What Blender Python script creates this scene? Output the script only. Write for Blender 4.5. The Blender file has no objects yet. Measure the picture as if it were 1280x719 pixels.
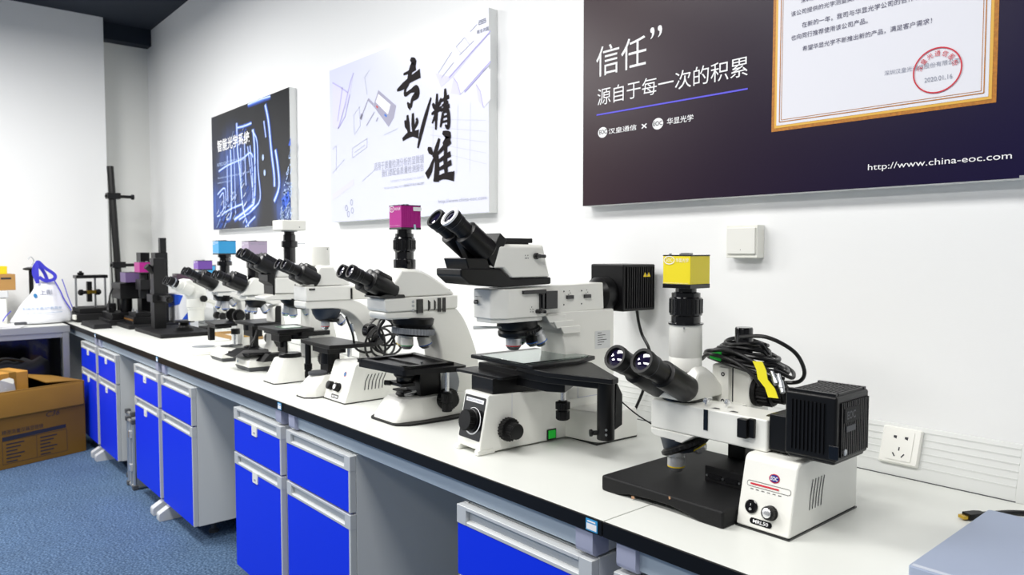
import bpy, bmesh, math, random
from mathutils import Vector, Matrix

S = bpy.context.scene
COL = S.collection
PI = math.pi
R = math.radians
random.seed(7)

# ------------------------------------------------------------------ materials
def lin(h):
    h = h.lstrip('#')
    v = [int(h[i:i + 2], 16) / 255 for i in (0, 2, 4)]
    return tuple(c / 12.92 if c <= .04045 else ((c + .055) / 1.055) ** 2.4 for c in v) + (1,)

def mat(name, col, rough=.5, metal=0.0, bump=0.0, bscale=200, var=0.0, vscale=8, spec=.5, coat=0.0, trans=0.0, emit=0.0):
    m = bpy.data.materials.new(name)
    m.use_nodes = True
    nt = m.node_tree
    b = nt.nodes['Principled BSDF']
    c = lin(col) if isinstance(col, str) else tuple(col) + (1,)
    b.inputs['Base Color'].default_value = c
    b.inputs['Roughness'].default_value = rough
    b.inputs['Metallic'].default_value = metal
    b.inputs['Specular IOR Level'].default_value = spec
    b.inputs['Coat Weight'].default_value = coat
    b.inputs['Transmission Weight'].default_value = trans
    if emit:
        b.inputs['Emission Color'].default_value = c
        b.inputs['Emission Strength'].default_value = emit
    tc = nt.nodes.new('ShaderNodeTexCoord')
    if bump:
        n = nt.nodes.new('ShaderNodeTexNoise')
        n.inputs['Scale'].default_value = bscale
        n.inputs['Detail'].default_value = 4
        nt.links.new(tc.outputs['Object'], n.inputs['Vector'])
        bp = nt.nodes.new('ShaderNodeBump')
        bp.inputs['Strength'].default_value = bump
        bp.inputs['Distance'].default_value = .002
        nt.links.new(n.outputs['Fac'], bp.inputs['Height'])
        nt.links.new(bp.outputs['Normal'], b.inputs['Normal'])
    if var:
        n = nt.nodes.new('ShaderNodeTexNoise')
        n.inputs['Scale'].default_value = vscale
        n.inputs['Detail'].default_value = 5
        nt.links.new(tc.outputs['Object'], n.inputs['Vector'])
        mr = nt.nodes.new('ShaderNodeMix')
        mr.data_type = 'RGBA'
        mr.inputs['A'].default_value = tuple(x * (1 - var) for x in c[:3]) + (1,)
        mr.inputs['B'].default_value = tuple(min(1, x * (1 + var)) for x in c[:3]) + (1,)
        nt.links.new(n.outputs['Fac'], mr.inputs['Factor'])
        nt.links.new(mr.outputs['Result'], b.inputs['Base Color'])
    return m

WHITE = mat('white_enamel', '#efefe9', .32, bump=.04, bscale=600, coat=.15)
IVORY = mat('ivory_plastic', '#eeeee6', .38, bump=.03, bscale=500)
GREYW = mat('pale_grey_enamel', '#dadcdc', .4, bump=.03, bscale=500)
OBJB = mat('satin_barrel', '#dddee0', .28, .35)
BLACK = mat('black_anodised', '#0b0b0d', .36, bump=.06, bscale=900, spec=.35)
BLACKT = mat('black_textured', '#0f0f11', .6, bump=.35, bscale=700, var=.25, vscale=30, spec=.3)
RUBBER = mat('black_rubber', '#09090b', .5, bump=.1, bscale=400, spec=.35)
GLOSSB = mat('black_gloss', '#0a0a0e', .16, coat=.3)
CHROME = mat('chrome', '#eeeff1', .24, .8, bump=.01)
STEEL = mat('brushed_steel', '#b9bcc0', .32, 1.0, bump=.05, bscale=300)
ALU = mat('satin_aluminium', '#c7c9cb', .38, .85, bump=.05, bscale=300)
LENS = mat('coated_lens', '#1a1430', .04, 0, spec=1.0, coat=1.0)
NAVYP = mat('dark_slate_plastic', '#2b3340', .4)
GREYD = mat('dark_grey_plastic', '#4a4c50', .5)
GREYM = mat('mid_grey_plastic', '#8b8f94', .5)
RED = mat('red_print', '#d02038', .5)
YELR = mat('yellow_ring', '#f2d210', .45)
GRNR = mat('green_ring', '#2b9b58', .45)
BLUR = mat('blue_ring', '#2b6fd0', .45)
REDR = mat('red_ring', '#d03030', .45)
INK = mat('dark_print', '#2b2b32', .6)
INKG = mat('grey_print', '#989cac', .6)
INKL = mat('pale_print', '#cdd0de', .6)
WPRINT = mat('white_print', '#f4f4f6', .5)
GREEN_ON = mat('lit_green_switch', '#18a830', .3, emit=.35)
YELLOW = mat('yellow_anodised', '#f2de28', .35, .0, bump=.03)
MAGENTA = mat('magenta_anodised', '#b21489', .35, .15, bump=.03)
SKYB = mat('sky_blue_anodised', '#39a3dc', .35, .1, bump=.03)
LILAC = mat('lilac_anodised', '#b5a5bd', .4, .1, bump=.03)
VIOLET = mat('violet_anodised', '#7a4fae', .38, .1, bump=.03)
MAROON = mat('plum_anodised', '#5c4356', .4, .1, bump=.03)
PURPLE = mat('dusty_purple_anodised', '#76628f', .4, .1, bump=.03)
BADGE = mat('badge_blue', '#1c6fa8', .3, coat=.5)
BADGEN = mat('badge_navy', '#1b2f88', .3, coat=.5)
BADGER = mat('badge_red', '#c4283c', .3, coat=.5)
TAGY = mat('yellow_tag', '#f0e422', .5, bump=.05, bscale=60)
GREENT = mat('green_tape', '#1fae3c', .5)
CABLE = mat('black_cable_sheath', '#0b0b0d', .34, bump=.04, bscale=300)
GOLD = mat('gold_contact', '#d8b24a', .25, 1.0)

def glass_mat():
    m = bpy.data.materials.new('clear_glass')
    m.use_nodes = True
    nt = m.node_tree
    b = nt.nodes['Principled BSDF']
    b.inputs['Base Color'].default_value = lin('#e6fbf4')
    b.inputs['Roughness'].default_value = .02
    b.inputs['Transmission Weight'].default_value = 1
    b.inputs['IOR'].default_value = 1.45
    return m
GLASS = glass_mat()

# ------------------------------------------------------------------ mesh builder
def fillet(pts, r, n=5, only=None):
    out = []
    N = len(pts)
    for i, p in enumerate(pts):
        rr = r[i] if isinstance(r, (list, tuple)) else (r if only is None or i in only else 0)
        if rr <= 0:
            out.append(p); continue
        p = Vector(p); a = Vector(pts[i - 1]) - p; b = Vector(pts[(i + 1) % N]) - p
        la, lb = a.length, b.length
        a.normalize(); b.normalize()
        ang = a.angle(b)
        if ang > PI - .02:
            out.append(tuple(p)); continue
        d = min(rr / math.tan(ang / 2), la * .49, lb * .49)
        rad = d * math.tan(ang / 2)
        c = p + (a + b).normalized() * (rad / math.sin(ang / 2))
        s, e = p + a * d - c, p + b * d - c
        a0 = math.atan2(s.y, s.x); a1 = math.atan2(e.y, e.x)
        da = (a1 - a0 + PI) % (2 * PI) - PI
        for k in range(n + 1):
            t = a0 + da * k / n
            out.append((c.x + rad * math.cos(t), c.y + rad * math.sin(t)))
    return out

def spl(pts, n=6, closed=False):
    P = [Vector(p) for p in pts]
    N = len(P)
    out = []
    rng = range(N if closed else N - 1)
    for i in rng:
        if closed:
            p0, p1, p2, p3 = P[i - 1], P[i], P[(i + 1) % N], P[(i + 2) % N]
        else:
            p0, p1, p2, p3 = P[max(i - 1, 0)], P[i], P[i + 1], P[min(i + 2, N - 1)]
        for k in range(n):
            t = k / n
            out.append(.5 * ((2 * p1) + (p2 - p0) * t + (2 * p0 - 5 * p1 + 4 * p2 - p3) * t * t + (3 * p1 - p0 - 3 * p2 + p3) * t ** 3))
    if not closed:
        out.append(P[-1])
    return [tuple(v) for v in out]

class MB:
    def __init__(s, m=None):
        s.bm = bmesh.new(); s.mats = []; s.i = 0
        if m: s.use(m)
    def use(s, m):
        if m not in s.mats: s.mats.append(m)
        s.i = s.mats.index(m)
        return s
    def face(s, vs):
        try:
            f = s.bm.faces.new(vs); f.material_index = s.i
            return f
        except ValueError:
            return None
    def shell(s, rings, cap=True, closed=True):
        V = [[s.bm.verts.new(p) for p in r] for r in rings]
        n = len(V[0])
        for a, b in zip(V, V[1:]):
            for k in range(n if closed else n - 1):
                s.face([a[k], a[(k + 1) % n], b[(k + 1) % n], b[k]])
        if cap:
            s.face(V[0][::-1]); s.face(V[-1])
        return s
    def box(s, x0, x1, y0, y1, z0, z1, M=None):
        r = [[(x0, y0, z), (x1, y0, z), (x1, y1, z), (x0, y1, z)] for z in (z0, z1)]
        if M is not None: r = [[M @ Vector(p) for p in q] for q in r]
        return s.shell(r)
    def prism(s, pts, a, b, ax='x', M=None):
        f = {'x': lambda p, t: (t, p[0], p[1]), 'y': lambda p, t: (p[0], t, p[1]), 'z': lambda p, t: (p[0], p[1], t)}[ax]
        r = [[f(p, t) for p in pts] for t in (a, b)]
        if M is not None: r = [[M @ Vector(p) for p in q] for q in r]
        return s.shell(r)
    def loft(s, secs, ax='x'):
        """secs: list of (t, pts) with equal counts"""
        f = {'x': lambda p, t: (t, p[0], p[1]), 'y': lambda p, t: (p[0], t, p[1]), 'z': lambda p, t: (p[0], p[1], t)}[ax]
        return s.shell([[f(p, t) for p in pts] for t, pts in secs])
    def lathe(s, prof, o, d=(0, 0, 1), seg=28, loop=False):
        o = Vector(o); d = Vector(d).normalized()
        u = d.cross(Vector((0, 0, 1)))
        if u.length < 1e-3: u = Vector((1, 0, 0))
        u.normalize(); w = d.cross(u)
        rings = []
        for r, t in prof:
            r = max(r, 1e-5)
            rings.append([o + d * t + (u * math.cos(2 * PI * k / seg) + w * math.sin(2 * PI * k / seg)) * r for k in range(seg)])
        if loop:
            rings.append(rings[0]); return s.shell(rings, cap=False)
        return s.shell(rings)
    def cyl(s, o, d, r, L, seg=28, r2=None):
        return s.lathe([(r, 0), (r2 if r2 is not None else r, L)], o, d, seg)
    def tube(s, pts, r, seg=8, closed=False):
        P = [Vector(p) for p in pts]
        N = len(P)
        rings = []
        prev = None
        for i in range(N):
            if closed: t = P[(i + 1) % N] - P[i - 1]
            else: t = P[min(i + 1, N - 1)] - P[max(i - 1, 0)]
            if t.length < 1e-9: t = Vector((0, 0, 1))
            t.normalize()
            if prev is None:
                u = t.cross(Vector((0, 0, 1)))
                if u.length < 1e-3: u = t.cross(Vector((1, 0, 0)))
            else:
                u = prev - t * prev.dot(t)
                if u.length < 1e-4: u = t.cross(Vector((1, 0, 0)))
            u.normalize(); prev = u
            w = t.cross(u)
            rr = r[i] if isinstance(r, (list, tuple)) else r
            rings.append([P[i] + (u * math.cos(2 * PI * k / seg) + w * math.sin(2 * PI * k / seg)) * rr for k in range(seg)])
        if closed: rings.append(rings[0]); return s.shell(rings, cap=False)
        return s.shell(rings)
    def poly(s, pts3):
        s.face([s.bm.verts.new(p) for p in pts3]); return s
    def knurl(s, o, d, r, L, n=24, depth=.06):
        """fluted grip"""
        o = Vector(o); d = Vector(d).normalized()
        u = d.cross(Vector((0, 0, 1)))
        if u.length < 1e-3: u = Vector((1, 0, 0))
        u.normalize(); w = d.cross(u)
        rings = []
        for t in (0, L):
            ring = []
            for k in range(n * 4):
                a = 2 * PI * k / (n * 4)
                rr = r * (1 if k % 4 in (0, 1) else 1 - depth)
                ring.append(o + d * t + (u * math.cos(a) + w * math.sin(a)) * rr)
            rings.append(ring)
        return s.shell(rings)
    def obj(s, name, parent=None, bev=0.0, seg=2, sm=35, ang=40, loc=None):
        bmesh.ops.remove_doubles(s.bm, verts=s.bm.verts, dist=1e-6)
        bmesh.ops.recalc_face_normals(s.bm, faces=s.bm.faces)
        me = bpy.data.meshes.new(name)
        s.bm.to_mesh(me); s.bm.free()
        for m in s.mats: me.materials.append(m)
        if sm:
            me.polygons.foreach_set('use_smooth', [True] * len(me.polygons))
            me.set_sharp_from_angle(angle=R(sm))
        o = bpy.data.objects.new(name, me)
        COL.objects.link(o)
        if parent is not None: o.parent = parent
        if loc is not None: o.location = loc
        if bev:
            md = o.modifiers.new('bevel', 'BEVEL')
            md.width = bev; md.segments = seg; md.limit_method = 'ANGLE'; md.angle_limit = R(ang)
            md.harden_normals = True
        return o

def thing(name, label, cat, loc=(0, 0, 0), rz=0, group=None):
    o = bpy.data.objects.new(name, None)
    COL.objects.link(o)
    o.empty_display_size = .05
    o.location = loc; o.rotation_euler = (0, 0, R(rz))
    return tag(o, label, cat, group)

def tag(o, label, cat, group=None):
    o['label'] = label; o['category'] = cat
    if group: o['group'] = group
    return o

def struct(o):
    o['kind'] = 'structure'
    return o

def kids(o):
    return [c for c in bpy.data.objects if c.parent is o]

def dup(root, loc, rz, label, group=None):
    def cp(o, parent):
        c = o.copy(); COL.objects.link(c)
        c.parent = parent
        for k in kids(o): cp(k, c)
        return c
    r = cp(root, None)
    r.location = loc; r.rotation_euler = (0, 0, R(rz)); r['label'] = label
    if group: r['group'] = group
    return r

# ------------------------------------------------------------------ lettering
def F(off):
    return lambda h, v: (h, off, v)          # faces -y
def SX(off):
    return lambda h, v: (off, h, v)          # faces +x
def plane(o, hx, vx, off=0.0006):
    """surface with origin o, unit direction hx to the right and vx up"""
    o, hx, vx = Vector(o), Vector(hx).normalized(), Vector(vx).normalized()
    n = hx.cross(vx)
    return lambda h, v: o + hx * h + vx * v + n * off

def text(parent, name, s, *rest, bold=0.0, shear=0.0, space=1.0):
    m, fmap = rest[-2:]
    if isinstance(s, list):
        for body, bx_ in s:
            o = text(parent, name, body, bx_, m, fmap, bold=bold, shear=shear, space=space)
        return o
    parts = [(s, rest[0])]
    mb = MB(m)
    for body, (h0, h1, v0, v1) in parts:
        cu = bpy.data.curves.new('t', 'FONT')
        cu.body = body; cu.offset = bold; cu.shear = shear; cu.space_character = space
        cu.resolution_u = 3
        ob = bpy.data.objects.new('t', cu)
        COL.objects.link(ob)
        dg = bpy.context.evaluated_depsgraph_get()
        me = bpy.data.meshes.new_from_object(ob.evaluated_get(dg))
        bpy.data.objects.remove(ob); bpy.data.curves.remove(cu)
        xs = [v.co.x for v in me.vertices]; ys = [v.co.y for v in me.vertices]
        if not xs: continue
        a, b, c, d = min(xs), max(xs), min(ys), max(ys)
        vs = [mb.bm.verts.new(fmap(h0 + (v.co.x - a) / max(b - a, 1e-6) * (h1 - h0), v0 + (v.co.y - c) / max(d - c, 1e-6) * (v1 - v0))) for v in me.vertices]
        for p in me.polygons: mb.face([vs[i] for i in p.vertices])
        bpy.data.meshes.remove(me)
    me = bpy.data.meshes.new(name)
    mb.bm.to_mesh(me); mb.bm.free()
    me.materials.append(m)
    o = bpy.data.objects.new(name, me)
    COL.objects.link(o); o.parent = parent
    return o

def strip(mb, pts, fmap, w=None):
    """flat printed line; pts (h,v,w) or (h,v) with a fixed w"""
    P = [Vector(p[:2]) for p in pts]
    L, Rr = [], []
    for i, p in enumerate(P):
        t = P[min(i + 1, len(P) - 1)] - P[max(i - 1, 0)]
        if t.length < 1e-9: t = Vector((1, 0))
        t.normalize()
        n = Vector((-t.y, t.x)) * ((pts[i][2] if w is None else w) / 2)
        L.append(mb.bm.verts.new(fmap(*(p + n)))); Rr.append(mb.bm.verts.new(fmap(*(p - n))))
    for i in range(len(P) - 1):
        mb.face([L[i], L[i + 1], Rr[i + 1], Rr[i]])

def flat(mb, pts, fmap):
    mb.face([mb.bm.verts.new(fmap(*p)) for p in pts])

def disc(mb, c, rx, ry, fmap, n=28):
    flat(mb, [(c[0] + rx * math.cos(2 * PI * k / n), c[1] + ry * math.sin(2 * PI * k / n)) for k in range(n)], fmap)

def ring(mb, c, rx, ry, w, fmap, n=48):
    strip(mb, [(c[0] + rx * math.cos(2 * PI * k / n), c[1] + ry * math.sin(2 * PI * k / n)) for k in range(n + 1)], fmap, w)
# ================================================================== room
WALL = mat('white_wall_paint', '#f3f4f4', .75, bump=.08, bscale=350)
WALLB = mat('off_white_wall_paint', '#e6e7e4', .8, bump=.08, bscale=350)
CEIL = mat('dark_navy_ceiling_paint', '#16202e', .85)

def carpet():
    m = bpy.data.materials.new('blue_grey_carpet'); m.use_nodes = True
    nt = m.node_tree; b = nt.nodes['Principled BSDF']
    tc = nt.nodes.new('ShaderNodeTexCoord')
    n1 = nt.nodes.new('ShaderNodeTexNoise'); n1.inputs['Scale'].default_value = 110; n1.inputs['Detail'].default_value = 6
    n2 = nt.nodes.new('ShaderNodeTexNoise'); n2.inputs['Scale'].default_value = 5; n2.inputs['Detail'].default_value = 3
    nt.links.new(tc.outputs['Object'], n1.inputs['Vector']); nt.links.new(tc.outputs['Object'], n2.inputs['Vector'])
    cr = nt.nodes.new('ShaderNodeValToRGB')
    cr.color_ramp.elements[0].position = .36; cr.color_ramp.elements[0].color = lin('#2c4560')
    cr.color_ramp.elements[1].position = .66; cr.color_ramp.elements[1].color = lin('#6f8aa8')
    e = cr.color_ramp.elements.new(.5); e.color = lin('#466284')
    nt.links.new(n1.outputs['Fac'], cr.inputs['Fac'])
    mx = nt.nodes.new('ShaderNodeMix'); mx.data_type = 'RGBA'; mx.blend_type = 'MULTIPLY'
    mx.inputs['Factor'].default_value = .35
    nt.links.new(cr.outputs['Color'], mx.inputs['A']); nt.links.new(n2.outputs['Fac'], mx.inputs['B'])
    nt.links.new(mx.outputs['Result'], b.inputs['Base Color'])
    b.inputs['Roughness'].default_value = .95
    bp = nt.nodes.new('ShaderNodeBump'); bp.inputs['Strength'].default_value = .6; bp.inputs['Distance'].default_value = .004
    nt.links.new(n1.outputs['Fac'], bp.inputs['Height']); nt.links.new(bp.outputs['Normal'], b.inputs['Normal'])
    return m

struct(MB(carpet()).box(-7.2, 3.2, -5.2, .3, -.1, 0).obj('floor', sm=0))
struct(MB(CEIL).box(-7.2, 3.2, -5.2, .3, 3.1, 3.2).obj('ceiling', sm=0))
struct(MB(WALL).box(-6.75, 3.2, 0, .15, 0, 3.1).obj('wall_right', sm=0))
struct(MB(WALL).box(-6.95, -6.45, -5.2, -.375, 0, 3.1).obj('wall_left', sm=0))
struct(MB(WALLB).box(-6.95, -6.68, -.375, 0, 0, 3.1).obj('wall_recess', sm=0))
# shallow dark drop along the recess, under the ceiling
struct(MB(CEIL).box(-6.68, -6.56, -.375, 0, 2.97, 3.1).obj('trim_1', sm=0))

# ================================================================== cable trunking on the wall, socket, switch
TRUNK = mat('grey_white_trunking', '#dfe1df', .45, bump=.05, bscale=300)
t = thing('cable_trunking', 'long pale grey ribbed cable trunking along the wall behind the bench', 'cable trunking', (0, 0, .78))
mb = MB(TRUNK)
mb.prism([(-.042, 0), (-.042, .018), (-.006, .112), (-.001, .112), (-.001, 0)], -6.4, -.437)
mb.obj('trunking_body', t, bev=.0015)
mb = MB(TRUNK)
for k in range(6):
    v = .028 + k * .0145
    y = -.042 + .036 * (v - .018) / .094
    mb.box(-6.4, -.438, y - .0008, y + .002, v, v + .0035)
mb.obj('ribbed_cover', t)
mb = MB(GREYD).box(-6.4, -.437, -.043, -.001, -.0004, .002)
mb.obj('bottom_joint', t)
mb = MB(TRUNK).prism([(-.044, 0), (-.044, .019), (-.0075, .1135), (-.001, .1135), (-.001, 0)], -.437, -.4)
mb.obj('end_cap', t, bev=.001)

# socket on the slanted cover
ang = math.atan2(.036, .094)
so = Vector((-.664, -.0245, .78 + .066))
t = thing('wall_socket', 'white five-hole power socket on the trunking beside the black lamp house', 'power socket', so, 0)
hx = Vector((1, 0, 0)); vx = Vector((0, math.sin(ang), math.cos(ang))); nn = hx.cross(vx)
Ms = Matrix(((1, 0, 0, 0), (0, vx.y, nn.y, 0), (0, vx.z, nn.z, 0), (0, 0, 0, 1)))   # local x=h, y=v, z=normal
mb = MB(WHITE)
mb.loft([(.0, fillet([(-.042, -.042), (.042, -.042), (.042, .042), (-.042, .042)], .004)),
         (.006, fillet([(-.042, -.042), (.042, -.042), (.042, .042), (-.042, .042)], .004)),
         (.010, fillet([(-.039, -.039), (.039, -.039), (.039, .039), (-.039, .039)], .004))], 'z')
mb.bm.transform(Ms); mb.obj('face_plate', t)
mb = MB(WHITE).prism(fillet([(-.027, -.034), (.027, -.034), (.027, .034), (-.027, .034)], .003), .010, .0116, 'z')
mb.bm.transform(Ms); mb.obj('socket_insert', t)
mb = MB(INK)
fm = lambda h, v: Ms @ Vector((h, v, .0119))
for sx in (-1, 1):
    flat(mb, [(sx * .012 - .0035, .016), (sx * .012 + .0035, .014), (sx * .012 + .0035, .021), (sx * .012 - .0035, .021)], fm)
    strip(mb, [(sx * .0125, -.018), (sx * .007, -.026)], fm, .0028)
strip(mb, [(0, -.004), (0, -.012)], fm, .0028)
mb.obj('pin_holes', t, sm=0)

t = thing('light_switch', 'white square light switch box on the wall below the dark certificate poster', 'light switch', (-1.0725, 0, 1.3135))
MB(IVORY).box(-.0465, .0465, -.034, -.0005, -.0435, .0435).obj('switch_box', t, bev=.002)
MB(WHITE).box(-.0415, .0415, -.039, -.033, -.033, .036).obj('rocker', t, bev=.0015)
mb = MB(INK); disc(mb, (0, -.022), .0011, .0011, F(-.0395)); mb.obj('indicator', t, sm=0)

# ================================================================== benches
LAM = mat('white_laminate', '#dfe1dc', .42, bump=.05, bscale=500, coat=.05)
EDGE = mat('black_edge_band', '#0a0a0c', .4, spec=.25)
RAIL = mat('blue_grey_steel_rail', '#aebcc9', .4, .1)
CAPP = mat('lavender_grey_end_cap', '#a9adc4', .4)
FOOT = mat('pale_grey_foot', '#c9ccce', .45)
STKB = mat('sticker_blue', '#3aa0dc', .5)

def bench(x0, x1, label, legs, sticker):
    t = thing('lab_bench', label, 'lab bench', (x0, -.75, 0), 0, 'bench units along the wall')
    L = x1 - x0 - .003
    top = MB(LAM).box(0, L, .004, .745, .752, .78).obj('worktop', t, bev=.0008)
    MB(EDGE).box(0, L, -.001, .004, .7505, .7795).obj('edge_band', t, bev=.0008)
    MB(RAIL).box(.03, L - .03, .016, .045, .7045, .7505).obj('front_rail', t, bev=.002)
    MB(RAIL).box(0, L, .69, .72, .70, .752).obj('back_rail', t, bev=.002)
    for lx in legs:
        l = lx - x0
        mb = MB(GREYW)
        mb.box(l - .022, l + .022, .05, .69, .70, .748)
        mb.box(l - .022, l + .022, .56, .62, .05, .70)
        leg = mb.obj('leg', t, bev=.003)
        MB(CAPP).prism(fillet([(.004, .748), (.05, .748), (.05, .70), (.004, .70)], [0, 0, 0, .012]), l - .0225, l + .0225).obj('end_cap', leg)
        MB(FOOT).prism(fillet([(-.035, 0), (-.035, .034), (.03, .072), (.62, .072), (.62, 0)], [.004, .012, .02, 0, 0], 4), l - .0225, l + .0225).obj('foot', leg)
    if sticker is not None:
        mb = MB(STKB); l = sticker - x0
        flat(mb, [(l, .7535), (l + .03, .7535), (l + .03, .777), (l, .777)], F(-.0018))
        mb.use(WPRINT)
        flat(mb, [(l + .002, .756), (l + .0275, .756), (l + .0275, .768), (l + .002, .768)], F(-.0022))
        flat(mb, [(l + .004, .7705), (l + .025, .7705), (l + .025, .7735), (l + .004, .7735)], F(-.0022))
        mb.obj('asset_sticker', t, sm=0)
    return t
bench(-.912, .52, 'nearest white-topped bench unit, carrying the flat blue-grey metal case', [-.86, .46], None)
bench(-2.342, -.912, 'bench unit with black front edge carrying the tall microscope with the green switch', [-2.29, -.965], -.955)
bench(-3.772, -2.342, 'bench unit carrying the row of white microscopes under the pale drawing poster', [-3.72, -2.395], -2.386)
bench(-5.095, -3.772, 'bench unit carrying the white disc-based stereo microscope and a wide black base plate', [-5.043, -3.825], -3.815)
bench(-6.43, -5.095, 'far bench unit in the room corner carrying stacked black measuring stands', [-6.3, -5.147], -5.14)

# ================================================================== drawer and door pedestals
BLUE = mat('cobalt_blue_laminate', '#0030ea', .45, bump=.03, bscale=500, spec=.25)
CARC = mat('pale_grey_carcass', '#d3d6d6', .5, bump=.03, bscale=400)
HAND = mat('light_grey_handle_rail', '#d2d5d6', .35, .25)
HANDD = mat('recess_grey', '#bcc1c5', .4, .1)

def handle_rail(parent, w, z1):
    mb = MB(HAND)
    z0 = z1 - .044
    prof = [(-.020, z0), (-.020, z0 + .008), (-.010, z0 + .012), (-.010, z1 - .012), (-.021, z1 - .008), (-.021, z1), (0, z1), (0, z0)]
    mb.prism(prof, .035, w - .035)
    mb.box(0, .035, -.0205, 0, z0, z1); mb.box(w - .035, w, -.0205, 0, z0, z1)
    mb.use(HANDD)
    mb.box(.0352, w - .0352, -.0105, -.008, z0 + .0125, z1 - .0125)
    return mb.obj('handle', parent, bev=.001)

def cabinet(x0, w, label, tags):
    t = thing('pedestal_cabinet', label, 'cabinet', (x0, -.73, 0), 0, 'blue fronted pedestals under the bench')
    zt, zb = .695, .078
    mb = MB(CARC)
    mb.box(0, .018, .001, .50, zb, zt); mb.box(w - .018, w, .001, .50, zb, zt)
    mb.box(.018, w - .018, .001, .50, zt - .018, zt); mb.box(.018, w - .018, .001, .50, zb, zb + .018)
    mb.box(.018, w - .018, .485, .50, zb + .018, zt - .018); mb.box(.018, w - .018, .001, .49, .515, .53)
    mb.obj('carcass', t, bev=.001)
    for nm, a, b in (('drawer', .527, .694), ('door', .08, .521)):
        mb = MB(BLUE).box(.002, w - .012, -.019, 0, a, b - .044)
        mb.use(HAND).box(w - .012, w - .001, -.0195, 0, a, b - .044)
        p = mb.obj(nm, t, bev=.001)
        handle_rail(p, w, b)
        if tags:
            mb = MB(IVORY).prism(fillet([(w * .42, b - .075), (w * .42 + .045, b - .075), (w * .42 + .045, b - .035), (w * .42, b - .035)], .003), -.0225, -.019, 'y')
            mb.use(INKG).box(w * .42 + .015, w * .42 + .03, -.023, -.0224, b - .066, b - .06)
            mb.obj('label_tag', p)
    # hangs from the bench rail; four short feet carry it
    for fx in (.11, w - .11):
        for fy in (.1, .44):
            MB(GREYD).lathe([(.022, 0), (.022, .012), (.011, .016), (.011, .078)], (fx, fy, 0)).obj('leveling_foot', t)
    return t
cabinet(-1.372, .432, 'blue pedestal cabinet nearest under the tall microscope with the green switch', False)
cabinet(-2.325, .436, 'blue drawer and door cabinet beside the open knee space in mid bench', False)
cabinet(-2.8, .432, 'blue cabinet with white-tagged drawer, left neighbour of the one beside the knee space', True)
cabinet(-3.75, .452, 'blue untagged cabinet with wide pale side panel, second cabinet right of the aluminium cases', False)
cabinet(-4.235, .44, 'blue cabinet with white tags standing just right of the aluminium cases', True)
cabinet(-5.07, .44, 'far blue cabinet with pale side panel just left of the aluminium cases', True)
cabinet(-5.56, .44, 'farthest blue cabinet tucked right beside the big cardboard box', True)
cabinet(-.885, .44, 'pedestal cabinet at the near end of the row, only its top corner in view', False)

# ================================================================== aluminium cases and a tan board between the cabinets
def case(name, label, x, y, w, d, h, rz):
    t = thing(name, label, 'case', (x, y, 0), rz, 'upright aluminium cases under the bench')
    mb = MB(mat('case_skin', '#b4b8bb', .45, .4, bump=.2, bscale=150))
    mb.box(-w / 2, w / 2, -d / 2, d / 2, .012, h)
    mb.obj('shell', t, bev=.006)
    mb = MB(ALU)
    for sx in (-1, 1):
        for sz in (.012, h):
            mb.tube([(sx * w / 2, -d / 2, sz), (sx * w / 2, d / 2, sz)], .009, 8)
    for sy in (-1, 1):
        for sx in (-1, 1):
            mb.tube([(sx * w / 2, sy * d / 2, .012), (sx * w / 2, sy * d / 2, h)], .009, 8)
        for sz in (.012, h):
            mb.tube([(-w / 2, sy * d / 2, sz), (w / 2, sy * d / 2, sz)], .009, 8)
    mb.tube([(0, -d / 2 - .002, .012), (0, -d / 2 - .002, h)], .006, 8)
    mb.obj('edge_frame', t)
    for sx in (-1, 1):
        for sz in (.0, h - .006):
            MB(GREYD).box(sx * w / 2 - .014, sx * w / 2 + .014, -d / 2 - .014, -d / 2 + .014, sz, sz + .026).obj('corner_guard', t, bev=.004)
    for z in (h * .25, h * .75): MB(CHROME).box(-.016, .016, -d / 2 - .013, -d / 2, z, z + .04).obj('latch', t, bev=.002)
case('aluminium_case', 'upright silver aluminium case on the carpet, the left one of two', -4.50, -.50, .115, .42, .375, 0)
case('aluminium_case', 'upright silver aluminium case touching the white-tagged blue cabinet, right one of two', -4.345, -.535, .115, .42, .365, 0)
t = thing('yellow_clipboard', 'tan yellow board leaning upright behind the aluminium cases', 'clipboard', (-4.50, -.24, 0), 0)
TAN = mat('tan_board', '#c9a04c', .6, var=.2, vscale=12)
mb = MB(TAN).box(-.1, .1, 0, .018, .0, .47, Matrix.Rotation(R(-6), 4, 'X')); mb.obj('board', t, bev=.004)
mb = MB(STEEL).box(-.03, .03, -.008, 0, .43, .46, Matrix.Rotation(R(-6), 4, 'X')); mb.obj('clip', t, bev=.002)
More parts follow.
